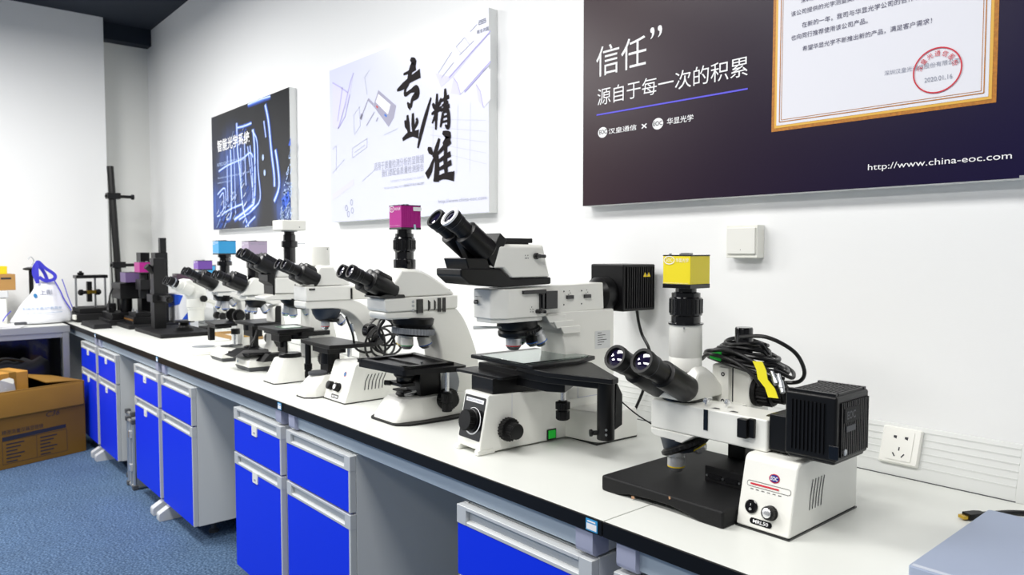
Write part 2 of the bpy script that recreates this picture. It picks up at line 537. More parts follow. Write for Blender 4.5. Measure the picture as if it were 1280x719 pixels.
# ================================================================== posters
def print_mat(name, stops, axis, rough=.3):
    m = bpy.data.materials.new(name); m.use_nodes = True
    nt = m.node_tree; b = nt.nodes['Principled BSDF']
    tc = nt.nodes.new('ShaderNodeTexCoord'); mp = nt.nodes.new('ShaderNodeVectorMath'); mp.operation = 'DOT_PRODUCT'
    mp.inputs[1].default_value = axis
    cr = nt.nodes.new('ShaderNodeValToRGB')
    cr.color_ramp.elements[0].position = stops[0][0]; cr.color_ramp.elements[0].color = lin(stops[0][1])
    cr.color_ramp.elements[1].position = stops[-1][0]; cr.color_ramp.elements[1].color = lin(stops[-1][1])
    for p, c in stops[1:-1]:
        e = cr.color_ramp.elements.new(p); e.color = lin(c)
    nt.links.new(tc.outputs['Object'], mp.inputs[0]); nt.links.new(mp.outputs['Value'], cr.inputs['Fac'])
    nt.links.new(cr.outputs['Color'], b.inputs['Base Color'])
    b.inputs['Roughness'].default_value = rough
    b.inputs['Specular IOR Level'].default_value = .3
    n = nt.nodes.new('ShaderNodeTexNoise'); n.inputs['Scale'].default_value = 900
    nt.links.new(tc.outputs['Object'], n.inputs['Vector'])
    bp = nt.nodes.new('ShaderNodeBump'); bp.inputs['Strength'].default_value = .08; bp.inputs['Distance'].default_value = .001
    nt.links.new(n.outputs['Fac'], bp.inputs['Height']); nt.links.new(bp.outputs['Normal'], b.inputs['Normal'])
    return m

def poster(name, label, x0, w, h, m, edge):
    t = thing(name, label, 'poster', (x0, -.041, 1.432), 0, 'framed display posters on the white wall')
    MB(edge).box(0, w, 0.0008, .0405, 0, h).obj('canvas_frame', t, bev=.0012)
    mb = MB(m); mb.box(.001, w - .001, 0, .001, .001, h - .001); mb.obj('printed_sheet', t, sm=0)
    return t
FRAMEW = mat('white_canvas_edge', '#e9ebea', .6)
f0 = F(-.0006); f1 = F(-.0012); f2 = F(-.0018); f3 = F(-.0024)
def bx(p):      # left-bottom, left-top, right -> box
    return (p[0][0], p[2][0], p[0][1], p[1][1])

# ---- dark certificate poster
m3 = print_mat('plum_navy_print', [(0, '#34222a'), (.35, '#231429'), (.7, '#140930'), (1, '#0c053a')], (.72, 0, -.22))
t = poster('poster', 'large dark plum poster with a gold-framed certificate and white Chinese headline', -1.645, 1.22, .748, m3, FRAMEW)
text(t, 'headline', [('信任', bx([(0.0571, 0.3997), (0.0564, 0.4913), (0.2549, 0.381)])), ('\u201d', bx([(0.2686, 0.4716), (0.2682, 0.505), (0.3116, 0.4839)])), ('源自于每一次的积累', bx([(0.0628, 0.3108), (0.0624, 0.3629), (0.5879, 0.3203)]))], WPRINT, f1)
mb = MB(mat('violet_blue_print', '#5a52e0', .5)); strip(mb, [(0.0596, 0.2827), (0.5886, 0.2771)], f1, .0045); mb.obj('underline', t, sm=0)
mb = MB(WPRINT)
for c in [(0.0856, 0.2258), (0.2993, 0.2247)]: disc(mb, c, .0195, .0165, f1)
mb.obj('logo_mark', t, sm=0)
text(t, 'logo_letters', [('EOC', bx([(0.0719, 0.2203), (0.0718, 0.2339), (0.1035, 0.2251)])), ('EOC', bx([(0.2832, 0.2194), (0.283, 0.2321), (0.3162, 0.222)]))], INK, f2, bold=.01)
text(t, 'partner_names', [('汉皇通信', bx([(0.1101, 0.217), (0.11, 0.2341), (0.2206, 0.2226)])), ('×', bx([(0.2388, 0.2168), (0.2387, 0.2321), (0.2596, 0.2224)])), ('华显光学', bx([(0.3319, 0.2166), (0.3316, 0.2359), (0.4217, 0.2193)]))], WPRINT, f1, bold=.01)
text(t, 'web_address', 'http://www.china-eoc.com', bx([(0.8994, 0.0364), (0.8989, 0.0546), (1.1817, 0.0382)]), WPRINT, f1, bold=.002)
CX0, CX1, CZ0, CZ1 = .657, 1.151, .157, .66
mb = MB(GOLD2 := mat('ornate_gold_print', '#b9761f', .45, var=.55, vscale=160)); flat(mb, [(CX0, CZ0), (CX1, CZ0), (CX1, CZ1), (CX0, CZ1)], f0)
mb.use(mat('bright_gold_print', '#e8b54a', .45)); flat(mb, [(CX0 + .008, CZ0 + .008), (CX1 - .008, CZ0 + .008), (CX1 - .008, CZ1 - .008), (CX0 + .008, CZ1 - .008)], f1)
mb.use(mat('certificate_paper', '#e9eaf2', .6)); flat(mb, [(CX0 + .014, CZ0 + .014), (CX1 - .014, CZ0 + .014), (CX1 - .014, CZ1 - .014), (CX0 + .014, CZ1 - .014)], f2)
mb.use(GOLD2)
for q, w in ((.022, .0022), (.027, .0012)):
    strip(mb, [(CX0 + q, CZ0 + q), (CX1 - q, CZ0 + q)], f3, w); strip(mb, [(CX0 + q, CZ1 - q), (CX1 - q, CZ1 - q)], f3, w)
    strip(mb, [(CX0 + q, CZ0 + q), (CX0 + q, CZ1 - q)], f3, w); strip(mb, [(CX1 - q, CZ0 + q), (CX1 - q, CZ1 - q)], f3, w)
mb.obj('certificate', t, sm=0)
f4 = F(-.003); f5 = F(-.0036)
text(t, 'certificate_text', [('深圳汉皇光通信', bx([(0.731, 0.4588), (0.7307, 0.4722), (0.8181, 0.4453)])), ('该公司提供的光学测量类产品，质量', bx([(0.7055, 0.4322), (0.7052, 0.4449), (0.9256, 0.4179)])),
    ('在新的一年，我司与华显光学公司的合作将继续', bx([(0.7343, 0.3991), (0.734, 0.4124), (1.0331, 0.3906)])), ('也向同行推荐使用该公司产品。', bx([(0.7066, 0.3739), (0.7064, 0.387), (0.892, 0.3548)])),
    ('希望华显光学不断推出新的产品，满足客户需求！', bx([(0.7367, 0.3421), (0.7364, 0.3549), (1.0269, 0.3248)]))], mat('certificate_ink', '#4a4866', .6), f4)
text(t, 'signature_line', [('深圳汉皇光通信股份有限公司', bx([(0.9314, 0.2488), (0.9311, 0.2595), (1.0828, 0.2466)])), ('2020.01.16', bx([(1.0153, 0.2192), (1.0151, 0.2288), (1.07, 0.2191)]))], INKG, f4)
SC = [(1.0401, 0.2412)][0]
mb = MB(RED); ring(mb, SC, .047, .047, .0028, f5); mb.obj('red_seal', t, sm=0)
for k, ch in enumerate('汉皇光通信股份'):
    a = R(165 - k * 25)
    cx, cz = SC[0] + .0355 * math.cos(a), SC[1] + .0355 * math.sin(a)
    ca, sa = math.cos(a - PI / 2), math.sin(a - PI / 2)
    text(t, 'seal_character', ch, (-.0055, .0055, -.006, .006), RED, (lambda cx, cz, ca, sa: lambda h, v: (cx + h * ca - v * sa, -.0036, cz + h * sa + v * ca))(cx, cz, ca, sa))
mb = MB(CHROME)
mb.box(1.196, 1.219, -.003, .002, .001, .006); mb.box(1.213, 1.219, -.003, .002, .001, .022)
mb.obj('corner_clip', t)

# ---- pale drawing poster with brush lettering
m2 = print_mat('pale_lavender_print', [(0, '#d6d9f1'), (.4, '#dee1f4'), (1, '#e2e4f6')], (.6, 0, .35))
t = poster('poster', 'pale lavender poster with engineering drawings and large black brush characters', -3.372, 1.25, .748, m2, FRAMEW)
BR = mat('brush_ink', '#1d1719', .7, spec=.15)
mb = MB(BR)
def brush(pts, ws):
    q = spl([(a, b) for a, b in pts], 5)
    n = len(q) - 1
    w = [ws[min(int(i / n * (len(ws) - 1)), len(ws) - 2)] + (ws[min(int(i / n * (len(ws) - 1)) + 1, len(ws) - 1)] - ws[min(int(i / n * (len(ws) - 1)), len(ws) - 2)]) * (i / n * (len(ws) - 1) - min(int(i / n * (len(ws) - 1)), len(ws) - 2)) for i in range(n + 1)]
    NS[0] += 1
    strip(mb, [(a, b, c) for (a, b), c in zip(q, w)], F(-.0012 - .00004 * NS[0]))
k = .00118
NS = [0]
brush([(0.675, 0.6089), (0.7247, 0.6116), (0.7703, 0.6198)], [8 * k, 14 * k, 20 * k])
brush([(0.7299, 0.663), (0.7555, 0.644), (0.7324, 0.6169), (0.7119, 0.5705), (0.6898, 0.5449)], [10 * k, 34 * k, 26 * k, 22 * k, 10 * k])
brush([(0.6233, 0.5491), (0.6696, 0.5592), (0.7243, 0.5767), (0.8027, 0.5909)], [8 * k, 26 * k, 22 * k, 34 * k])
brush([(0.6963, 0.5648), (0.6864, 0.5227), (0.7314, 0.5297), (0.7693, 0.5318), (0.7765, 0.5083), (0.7416, 0.4923), (0.7321, 0.4604)], [14 * k, 16 * k, 14 * k, 30 * k, 34 * k, 18 * k, 12 * k])
brush([(0.7321, 0.4604), (0.7168, 0.471), (0.7031, 0.4865)], [22 * k, 20 * k, 6 * k])
brush([(0.704, 0.4334), (0.7081, 0.395), (0.7183, 0.3432)], [12 * k, 22 * k, 16 * k])
brush([(0.7455, 0.4359), (0.7465, 0.39), (0.752, 0.3459)], [12 * k, 22 * k, 16 * k])
brush([(0.6834, 0.4134), (0.6941, 0.3926), (0.7032, 0.3745)], [8 * k, 22 * k, 10 * k])
brush([(0.7709, 0.4117), (0.7767, 0.3943), (0.7553, 0.368)], [8 * k, 20 * k, 8 * k])
brush([(0.665, 0.3342), (0.706, 0.3472), (0.7444, 0.3485), (0.7881, 0.3433)], [12 * k, 22 * k, 18 * k, 34 * k])
brush([(0.8798, 0.479), (0.8448, 0.4179), (0.812, 0.3568), (0.7815, 0.2861)], [8 * k, 20 * k, 22 * k, 10 * k])
brush([(0.9221, 0.4883), (0.9188, 0.4314), (0.9125, 0.346)], [10 * k, 20 * k, 10 * k])
brush([(0.8895, 0.4534), (0.8993, 0.4423), (0.9076, 0.4267)], [8 * k, 18 * k, 8 * k])
brush([(0.9509, 0.4663), (0.9412, 0.4504), (0.9272, 0.4334)], [8 * k, 16 * k, 8 * k])
brush([(0.882, 0.4127), (0.9159, 0.4191), (0.9547, 0.4278)], [8 * k, 16 * k, 14 * k])
brush([(0.913, 0.4123), (0.9016, 0.3923), (0.8859, 0.3751)], [14 * k, 14 * k, 6 * k])
brush([(0.9481, 0.4541), (0.9754, 0.4593), (1.0037, 0.4643)], [8 * k, 14 * k, 14 * k])
brush([(0.9548, 0.4341), (0.9752, 0.4389), (0.9982, 0.4433)], [8 * k, 12 * k, 12 * k])
brush([(0.945, 0.4165), (0.9751, 0.4217), (1.0074, 0.4279)], [8 * k, 14 * k, 14 * k])
brush([(0.977, 0.499), (0.9795, 0.4618), (0.9737, 0.4219)], [10 * k, 20 * k, 12 * k])
brush([(0.9628, 0.4093), (0.9543, 0.3788), (0.9445, 0.3516)], [12 * k, 16 * k, 8 * k])
brush([(0.9628, 0.4077), (0.9926, 0.4113), (1.0017, 0.3803), (0.9975, 0.3449), (0.976, 0.357)], [8 * k, 18 * k, 18 * k, 18 * k, 6 * k])
brush([(0.9599, 0.3891), (0.9951, 0.3906)], [8 * k, 8 * k])
brush([(0.957, 0.3706), (0.995, 0.371)], [8 * k, 8 * k])
brush([(0.8549, 0.2783), (0.8721, 0.2668), (0.8905, 0.2503)], [8 * k, 26 * k, 10 * k])
brush([(0.8451, 0.1648), (0.8713, 0.1872), (0.8902, 0.218), (0.9144, 0.248)], [30 * k, 26 * k, 14 * k, 8 * k])
brush([(0.9372, 0.3079), (0.9174, 0.2717), (0.8918, 0.2381)], [12 * k, 22 * k, 10 * k])
brush([(0.9146, 0.268), (0.9197, 0.2073), (0.9134, 0.137)], [16 * k, 26 * k, 34 * k])
brush([(0.9594, 0.3291), (0.9972, 0.312), (0.9836, 0.2947), (0.9618, 0.2829)], [10 * k, 34 * k, 22 * k, 10 * k])
brush([(0.9228, 0.2471), (0.9671, 0.2697), (1.0131, 0.2913)], [10 * k, 18 * k, 22 * k])
brush([(0.9281, 0.2162), (0.9668, 0.2285), (1.0128, 0.2398)], [10 * k, 16 * k, 20 * k])
brush([(0.9334, 0.1853), (0.9734, 0.1946), (1.0179, 0.2064)], [10 * k, 16 * k, 20 * k])
brush([(0.9079, 0.1439), (0.9663, 0.1555), (1.036, 0.1501)], [14 * k, 20 * k, 34 * k])
brush([(0.9836, 0.2884), (0.9776, 0.218), (0.9853, 0.154)], [14 * k, 22 * k, 18 * k])
mb.obj('brush_lettering', t, sm=0)
P2INK = mat('soft_grey_print', '#b3b6c6', .6)
text(t, 'caption', [('适用于质量检测分析的显微镜', bx([(0.424, 0.2214), (0.4247, 0.2575), (0.8249, 0.233)])), ('我们都配备质量检测报告', bx([(0.4905, 0.1878), (0.491, 0.2198), (0.8243, 0.1838)]))], P2INK, f1)
text(t, 'small_caption', [('OUR PRODUCTS ARE SUITABLE FOR QUALITY', bx([(0.5617, 0.1575), (0.5618, 0.168), (0.824, 0.1477)])), ('INSPECTION ANALYSIS', bx([(0.6716, 0.1348), (0.6717, 0.145), (0.8238, 0.1345)])), ('WE ARE EQUIPPED WITH QUALITY TEST REPORT', bx([(0.5073, 0.1301), (0.5075, 0.1407), (0.8236, 0.1147)]))], INKL, f1)
text(t, 'web_address', 'http://www.china-eoc.com', bx([(0.926, 0.0445), (0.9262, 0.0638), (1.2369, 0.0468)]), P2INK, f1)
text(t, 'corner_name', '精准测量', bx([(1.1791, 0.6652), (1.1792, 0.6808), (1.2502, 0.6649)]), INKG, f1, bold=.01)
mb = MB(INKG)
q = [(1.1913, 0.6986), (1.234, 0.712)]
a, b_, c, d = q[0][0], q[1][0], q[0][1], q[1][1]
for v in (c, c + (d - c) * .55, d): strip(mb, [(a, v), (b_, v)], f1, .004)
for h in (a, (a + b_) / 2, b_): strip(mb, [(h, c), (h, c + (d - c) * .55)], f1, .003)
mb.obj('corner_mark', t, sm=0)
LV = mat('lavender_line_print', '#b9b3ea', .6); LV2 = mat('lavender_tint_print', '#d9d8f6', .6); SLATE = mat('slate_print', '#a3a1b8', .6); PAPW = mat('paper_white_print', '#f3f3fc', .6)
mb = MB(LV2)
flat(mb, [(0.0339, 0.6806), (0.188, 0.6117), (0.1477, 0.5393), (0.0814, 0.4544), (0.0284, 0.467)], f0)
flat(mb, [(0.188, 0.6117), (0.2442, 0.6957), (0.2117, 0.6102), (0.1524, 0.5328)], f0)
mb.use(LV)
for L_ in ([(0.034, 0.6841), (0.111, 0.6499), (0.1879, 0.6106)], [(0.1879, 0.6106), (0.2127, 0.6557), (0.2441, 0.6934)], [(0.1879, 0.6106), (0.1528, 0.5501), (0.0864, 0.4538)], [(0.0864, 0.4538), (0.1566, 0.5031), (0.2068, 0.5995)], [(0.1355, 0.6458), (0.0822, 0.4898)]):
    strip(mb, L_, f1, .006)
mb.use(SLATE)
flat(mb, [(0.4663, 0.5775), (0.6141, 0.4863), (0.5955, 0.4375), (0.5506, 0.4031), (0.4224, 0.5126)], f0)
mb.use(PAPW)
flat(mb, [(0.4681, 0.5599), (0.5703, 0.497), (0.5474, 0.4579), (0.4441, 0.5268)], f1)
mb.use(BLUR); flat(mb, [(0.5208, 0.4659), (0.5392, 0.4548), (0.5349, 0.4468), (0.5166, 0.4579)], f1)
mb.use(REDR); flat(mb, [(0.4482, 0.5131), (0.465, 0.503), (0.4606, 0.4961), (0.4459, 0.5058)], f1)
mb.use(SLATE)
for L_, w in (([(0.4225, 0.5191), (0.3773, 0.5502)], .012), ([(0.3773, 0.5502), (0.3063, 0.4713)], .006), ([(0.4305, 0.4851), (0.3596, 0.4329)], .005), ([(0.3063, 0.469), (0.3204, 0.4918)], .02), ([(0.4621, 0.4557), (0.4469, 0.4414)], .008)):
    strip(mb, L_, f1, w)
mb.use(INKL)
for a_, b2 in (([(0.2249, 0.3446), (0.3629, 0.3746)]), ([(0.2239, 0.2987), (0.3621, 0.3357)]), ([(0.2249, 0.3446), (0.2239, 0.2987)]), ([(0.3629, 0.3746), (0.3621, 0.3357)]), ([(0.2432, 0.3221), (0.3445, 0.3477)]), ([(0.0257, 0.3596), (0.0643, 0.3734)]), ([(0.0643, 0.3734), (0.0613, 0.2546)]), ([(0.0227, 0.2434), (0.147, 0.3002)]), ([(0.346, 0.655), (0.3907, 0.68)]), ([(0.346, 0.655), (0.3667, 0.574)]), ([(0.2399, 0.4974), (0.2984, 0.5287)]), ([(0.2399, 0.4974), (0.2451, 0.4111)]), ([(0.245, 0.4054), (0.3011, 0.4382)]), ([(0.3011, 0.4382), (0.2938, 0.5293)]), ([(0.5131, 0.3735), (0.6245, 0.3864)]), ([(0.3142, 0.1826), (0.4259, 0.2243)])):
    strip(mb, [a_, b2], f1, .0035)
mb.use(LV2)
flat(mb, [(0.02, 0.1374), (0.2359, 0.1998), (0.2353, 0.171), (0.0193, 0.1073)], f0)
mb.use(INKG)
for c in [(0.1611, 0.0647), (0.2122, 0.0891), (0.1798, 0.0346), (0.2185, 0.0505)]: ring(mb, c, .011, .013, .003, f1, 16)
MB  # rolled sheets at the upper right
mb.use(LV2)
flat(mb, [(0.9076, 0.5722), (0.9502, 0.5094), (1.0235, 0.5332), (1.2548, 0.6528), (1.2593, 0.6574), (1.0029, 0.5429)], f0)
flat(mb, [(1.0337, 0.5314), (1.0588, 0.5032), (1.0756, 0.4588), (1.0128, 0.4749)], f0)
flat(mb, [(1.1729, 0.4809), (1.1991, 0.4564), (1.2194, 0.3902), (1.1896, 0.4176)], f0)
mb.use(PAPW)
flat(mb, [(1.0337, 0.5326), (1.2602, 0.6516), (1.26, 0.5534), (1.0786, 0.4607), (1.0588, 0.5032)], f1)
flat(mb, [(1.1758, 0.4821), (1.2599, 0.5253), (1.2596, 0.4126), (1.2221, 0.3898), (1.1991, 0.4506)], f1)
mb.use(LV)
for L_, w in (([(1.0029, 0.5369), (1.1429, 0.6051), (1.262, 0.6596)], .005), ([(1.1034, 0.4662), (1.19, 0.5096), (1.2617, 0.5503)], .007), ([(1.0337, 0.5326), (1.0588, 0.5062), (1.0786, 0.4607)], .004), ([(1.1758, 0.4821), (1.201, 0.4532), (1.2194, 0.3902)], .004)):
    strip(mb, L_, f2, w)
mb.use(INKL)
for a_, b2 in (([(1.0496, 0.6477), (1.1044, 0.6714)]), ([(1.0695, 0.611), (1.1622, 0.6473)]), ([(1.0496, 0.6477), (1.0795, 0.6179)]), ([(1.1044, 0.6714), (1.1335, 0.639)]), ([(1.1385, 0.6843), (1.1813, 0.7034)]), ([(0.9292, 0.5683), (1.0242, 0.635)]), ([(0.9504, 0.5461), (1.0341, 0.5912)]), ([(1.2179, 0.5217), (1.2599, 0.5422)])):
    strip(mb, [a_, b2], f2, .003)
for v in range(5):
    strip(mb, [(.83 + .02 * v, .40 - .035 * v), (1.235, .34 - .04 * v)], f0, .0016)
for h in range(4):
    strip(mb, [(.9 + .08 * h, .42), (.88 + .085 * h, .16)], f0, .0014)
mb.obj('printed_drawing', t, sm=0)

# ---- dark blue circuit poster
def glow_print(m):
    nt = m.node_tree; b = nt.nodes['Principled BSDF']; N = nt.nodes; Lk = nt.links
    tc = N.new('ShaderNodeTexCoord')
    src = b.inputs['Base Color'].links[0].from_socket
    def blob(c, r):
        d = N.new('ShaderNodeVectorMath'); d.operation = 'DISTANCE'; d.inputs[1].default_value = (c[0], 0, c[1])
        Lk.new(tc.outputs['Object'], d.inputs[0])
        mr = N.new('ShaderNodeMapRange'); mr.interpolation_type = 'SMOOTHSTEP'
        mr.inputs['From Min'].default_value = r; mr.inputs['From Max'].default_value = r * .1
        Lk.new(d.outputs['Value'], mr.inputs['Value']); return mr.outputs['Result']
    def mx(op, a, c):
        n = N.new('ShaderNodeMath'); n.operation = op
        for i, v in enumerate((a, c)):
            if isinstance(v, float): n.inputs[i].default_value = v
            else: Lk.new(v, n.inputs[i])
        return n.outputs[0]
    tot = mx('MAXIMUM', blob((.36, .36), .36), mx('MAXIMUM', blob((.08, .16), .22), mx('MAXIMUM', blob((1.14, .12), .2), blob((.62, .14), .24))))
    wv = N.new('ShaderNodeTexNoise'); wv.inputs['Scale'].default_value = 14; wv.inputs['Detail'].default_value = 6
    mp = N.new('ShaderNodeMapping'); mp.inputs['Rotation'].default_value = (0, .5, 0); mp.inputs['Scale'].default_value = (2.2, 1, .35)
    Lk.new(tc.outputs['Object'], mp.inputs['Vector']); Lk.new(mp.outputs['Vector'], wv.inputs['Vector'])
    f = mx('MULTIPLY', tot, mx('POWER', wv.outputs['Fac'], 1.6))
    mix = N.new('ShaderNodeMix'); mix.data_type = 'RGBA'; mix.inputs['B'].default_value = lin('#5b86f2')
    Lk.new(f, mix.inputs['Factor']); Lk.new(src, mix.inputs['A']); Lk.new(mix.outputs['Result'], b.inputs['Base Color'])
    return m

m1 = print_mat('black_blue_print', [(0, '#1b2a66'), (.25, '#171a30'), (.5, '#15141a'), (1, '#131216')], (.9, 0, .5))
m1 = glow_print(m1)
t = poster('poster', 'dark poster with glowing blue circuit lines, farthest along the wall', -5.06, 1.222, .748, m1, FRAMEW)
C1 = mat('deep_blue_print', '#1d3590', .5); C2 = mat('mid_blue_print', '#3a66d8', .5); C3 = mat('ice_blue_print', '#b9d0fb', .5)
mb = MB(C1)
lines = [[(0.4542, 0.6533), (0.4592, 0.4893), (0.4913, 0.3517), (0.5318, 0.1284), (0.6187, 0.0015)], [(0.713, 0.5827), (0.731, 0.4518), (0.7189, 0.1756), (0.644, 0.1233), (0.385, 0.0565)], [(0.3403, 0.5016), (0.3468, 0.3635), (0.3332, 0.0978), (0.2487, 0.0609)],
 [(0.3947, 0.5154), (0.4054, 0.3587), (0.4082, 0.0949)], [(0.284, 0.4679), (0.2762, 0.3195), (0.2806, 0.1398)], [(0.6239, 0.4909), (0.6658, 0.3374), (0.6958, 0.1955)], [(0.1238, 0.3818), (0.2946, 0.4074), (0.5332, 0.4245), (0.6588, 0.4499), (0.7056, 0.4174)],
 [(0.0921, 0.2306), (0.2314, 0.2627), (0.2296, 0.122), (0.122, 0.0855)], [(0.1287, 0.208), (0.2017, 0.2343), (0.1963, 0.1335), (0.1375, 0.1054)], [(0.4658, 0.623), (0.5677, 0.6196), (0.6908, 0.6223)], [(0.0782, 0.0871), (0.1947, 0.1032), (0.3347, 0.1275), (0.52, 0.1481)], [(0.4639, 0.0539), (0.6177, 0.0867), (0.7283, 0.1195)], [(0.5639, 0.0028), (0.6524, 0.0383), (0.7259, 0.0639)],
 [(0.511, 0.4934), (0.5106, 0.3788), (0.5153, 0.2635)], [(0.5753, 0.5149), (0.5812, 0.3727), (0.5884, 0.2586)],
 [(0.6961, 0.5794), (0.771, 0.504), (0.7791, 0.3346), (0.8026, 0.1641), (0.6751, 0.1093)], [(0.6603, 0.4919), (0.6918, 0.3418), (0.6926, 0.1454)], [(0.8971, 0.7013), (0.94, 0.6018), (0.9762, 0.4229), (1.0083, 0.2924), (1.0113, 0.2226)], [(1.0305, 0.4289), (1.0605, 0.3341), (1.0729, 0.2185), (1.0024, 0.1394)], [(0.8756, 0.6103), (0.9012, 0.5129)], [(0.6394, 0.7398), (0.8271, 0.7414), (0.9742, 0.7359)]]
clamp = lambda p, e: (min(max(p[0], e), 1.222 - e), min(max(p[1], e), .748 - e))
GL = [mat('glow_print_%s' % k_, c_, .5) for k_, c_ in (('a', '#1c2658'), ('b', '#274092'), ('c', '#4f78dc'), ('d', '#a3c2fa'), ('e', '#e4eeff'))]
for q_, (wv, m_) in enumerate(((.044, GL[1]), (.029, GL[2]), (.017, GL[3]), (.008, GL[4]))):
    mb.use(m_)
    for i, L_ in enumerate(lines):
        ww = wv * (1 if i < 3 or i in (17, 18) else .6)
        strip(mb, [clamp(p_, ww / 2 + .003) for p_ in spl(L_, 4)], F(-.0004 - .0003 * q_ - .00002 * i), ww)
f1 = F(-.0022); f2 = F(-.0026); f3 = F(-.003)
mb.use(C3)
for c in [(0.858, 0.4017), (0.8782, 0.3121)]: disc(mb, c, .014, .018, f2, 16)
mb.use(C2)
flat(mb, [(1.1062, 0.1478), (1.2019, 0.1875), (1.2132, 0.1308), (1.1226, 0.0728)], f1)
flat(mb, [(1.2052, 0.433), (1.2355, 0.474), (1.234, 0.4299)], f1)
mb.use(C3)
random.seed(3)
z0 = [(1.0536, 0.0004), (1.2396, 0.4404)]
for i in range(120):
    u = random.random(); v = random.random()
    h = z0[0][0] + (z0[1][0] - z0[0][0]) * u; w = z0[0][1] + (z0[1][1] - z0[0][1]) * v * u
    if i % 3: disc(mb, (h, w), .006, .006, f1, 8)
    else: strip(mb, [(h, w), (h + .02, w + .03)], f1, .006)
z1 = [(0.0617, 0.0567), (0.7197, 0.1941)]
for i in range(90):
    u = random.random(); v = random.random()
    h = z1[0][0] + (z1[1][0] - z1[0][0]) * u; w = max(.012, z1[0][1] - .06 + .30 * v * (0.4 + u))
    mb.use(GL[2 + i % 3] if i % 2 else GL[1]); strip(mb, [(h, w), (h + .045, w + .028)], F(-.0020 - i * 1e-5), .005)
for i in range(30):
    mb.use(C3 if i % 3 == 0 else C2)
    h, w = random.uniform(.35, .62), random.uniform(.5, .6)
    strip(mb, [(h, w), (h + .03, w + random.uniform(.0, .05))], f1, .004)
mb.obj('printed_artwork', t, sm=0)
text(t, 'headline', '智能光学系统', bx([(0.1103, 0.5052), (0.1147, 0.5841), (0.6581, 0.543)]), WPRINT, f3, bold=.02)
text(t, 'caption', 'INTELLIGENT OPTICAL SYSTEM', bx([(0.1051, 0.4119), (0.1064, 0.4342), (0.5964, 0.4326)]), C3, f3)
text(t, 'small_caption', [('Accurate optical measuring equipment and', bx([(0.1092, 0.3278), (0.11, 0.3431), (0.6488, 0.3388)])), ('intelligent inspection', bx([(0.1075, 0.2972), (0.1083, 0.3115), (0.344, 0.3096)]))], C3, f3)
# ================================================================== shared microscope parts
def circ(c, r, n=28, a0=0, a1=2 * PI):
    return [(c[0] + r * math.cos(a0 + (a1 - a0) * k / n), c[1] + r * math.sin(a0 + (a1 - a0) * k / n)) for k in range(n)]

def binocular(t, E, Rt, sep, re=.018, rb=.026, frac=.45, drum=True, rubber=RUBBER, splay=0.0, xc=0.0, white=False, rimm=None):
    """two eyepiece tubes; E = (y,z) of the eye end, Rt = (y,z) where the tubes enter the head"""
    bm_ = IVORY if white else BLACK
    for sx in (-1, 1):
        e = Vector((xc + sx * sep / 2 * (1 + splay), E[0], E[1])); r_ = Vector((xc + sx * sep / 2, Rt[0], Rt[1]))
        d = (r_ - e); L = d.length; d.normalize()
        s0 = L * frac
        tb = MB(bm_)
        tb.lathe([(rb * .72, s0), (rb, s0 + .004), (rb, L * .97), (rb * .9, L)], e, d)
        if drum:
            up = Vector((0, -d.z, d.y)) * (1 if d.y > 0 else -1)
            if up.z < 0: up = -up
            c = e + up * rb * .62 + Vector((-sx * rb * .25, 0, 0))
            tb.lathe([(rb * .62, s0 + .012), (rb * .78, s0 + .014), (rb * .78, L * .94), (rb * .6, L * .96)], c, d)
        tube = tb.obj('eyepiece_tube', t)
        ep = MB(rubber)
        ep.lathe([(re * .70, .006), (re * .76, .0005), (re * .97, 0), (re, .003), (re, .014), (re * .93, .0155), (re * .93, .018)], e, d)
        ep.use(BLACK).lathe([(re * .93, .018), (re * .93, s0 * .55), (re * .86, s0 * .57), (re * .86, s0 + .006)], e, d)
        ep.use(GREYD).lathe([(re * .945, s0 * .34), (re * .945, s0 * .36)], e, d)
        if rimm: ep.use(rimm).lathe([(re * .75, -.0006), (re * .95, -.0012), (re * .96, .002), (re * .75, .002)], e, d)
        ep.obj('eyepiece', tube)
        MB(LENS).lathe([(0, .0035), (re * .4, .004), (re * .72, .0062), (re * .72, .008), (0, .008)], e, d).obj('eye_lens', tube)

def objective(n, tip, up, r, L, ring, body=OBJB):
    up = Vector(up).normalized()
    mb = MB(CHROME).lathe([(r * .35, 0), (r * .62, .0008), (r * .84, .006), (r, .011)], tip, up, 24)
    mb.use(ring).lathe([(r * 1.005, .011), (r * 1.005, .0135)], tip, up, 24)
    mb.use(body).lathe([(r, .0135), (r, L * .72), (r * .93, L * .74), (r * .93, L * .80), (r, L * .82), (r, L)], tip, up, 24)
    mb.use(INK)
    u = up.cross(Vector((1, 0, 0))).normalized()
    return mb.obj('objective', n)

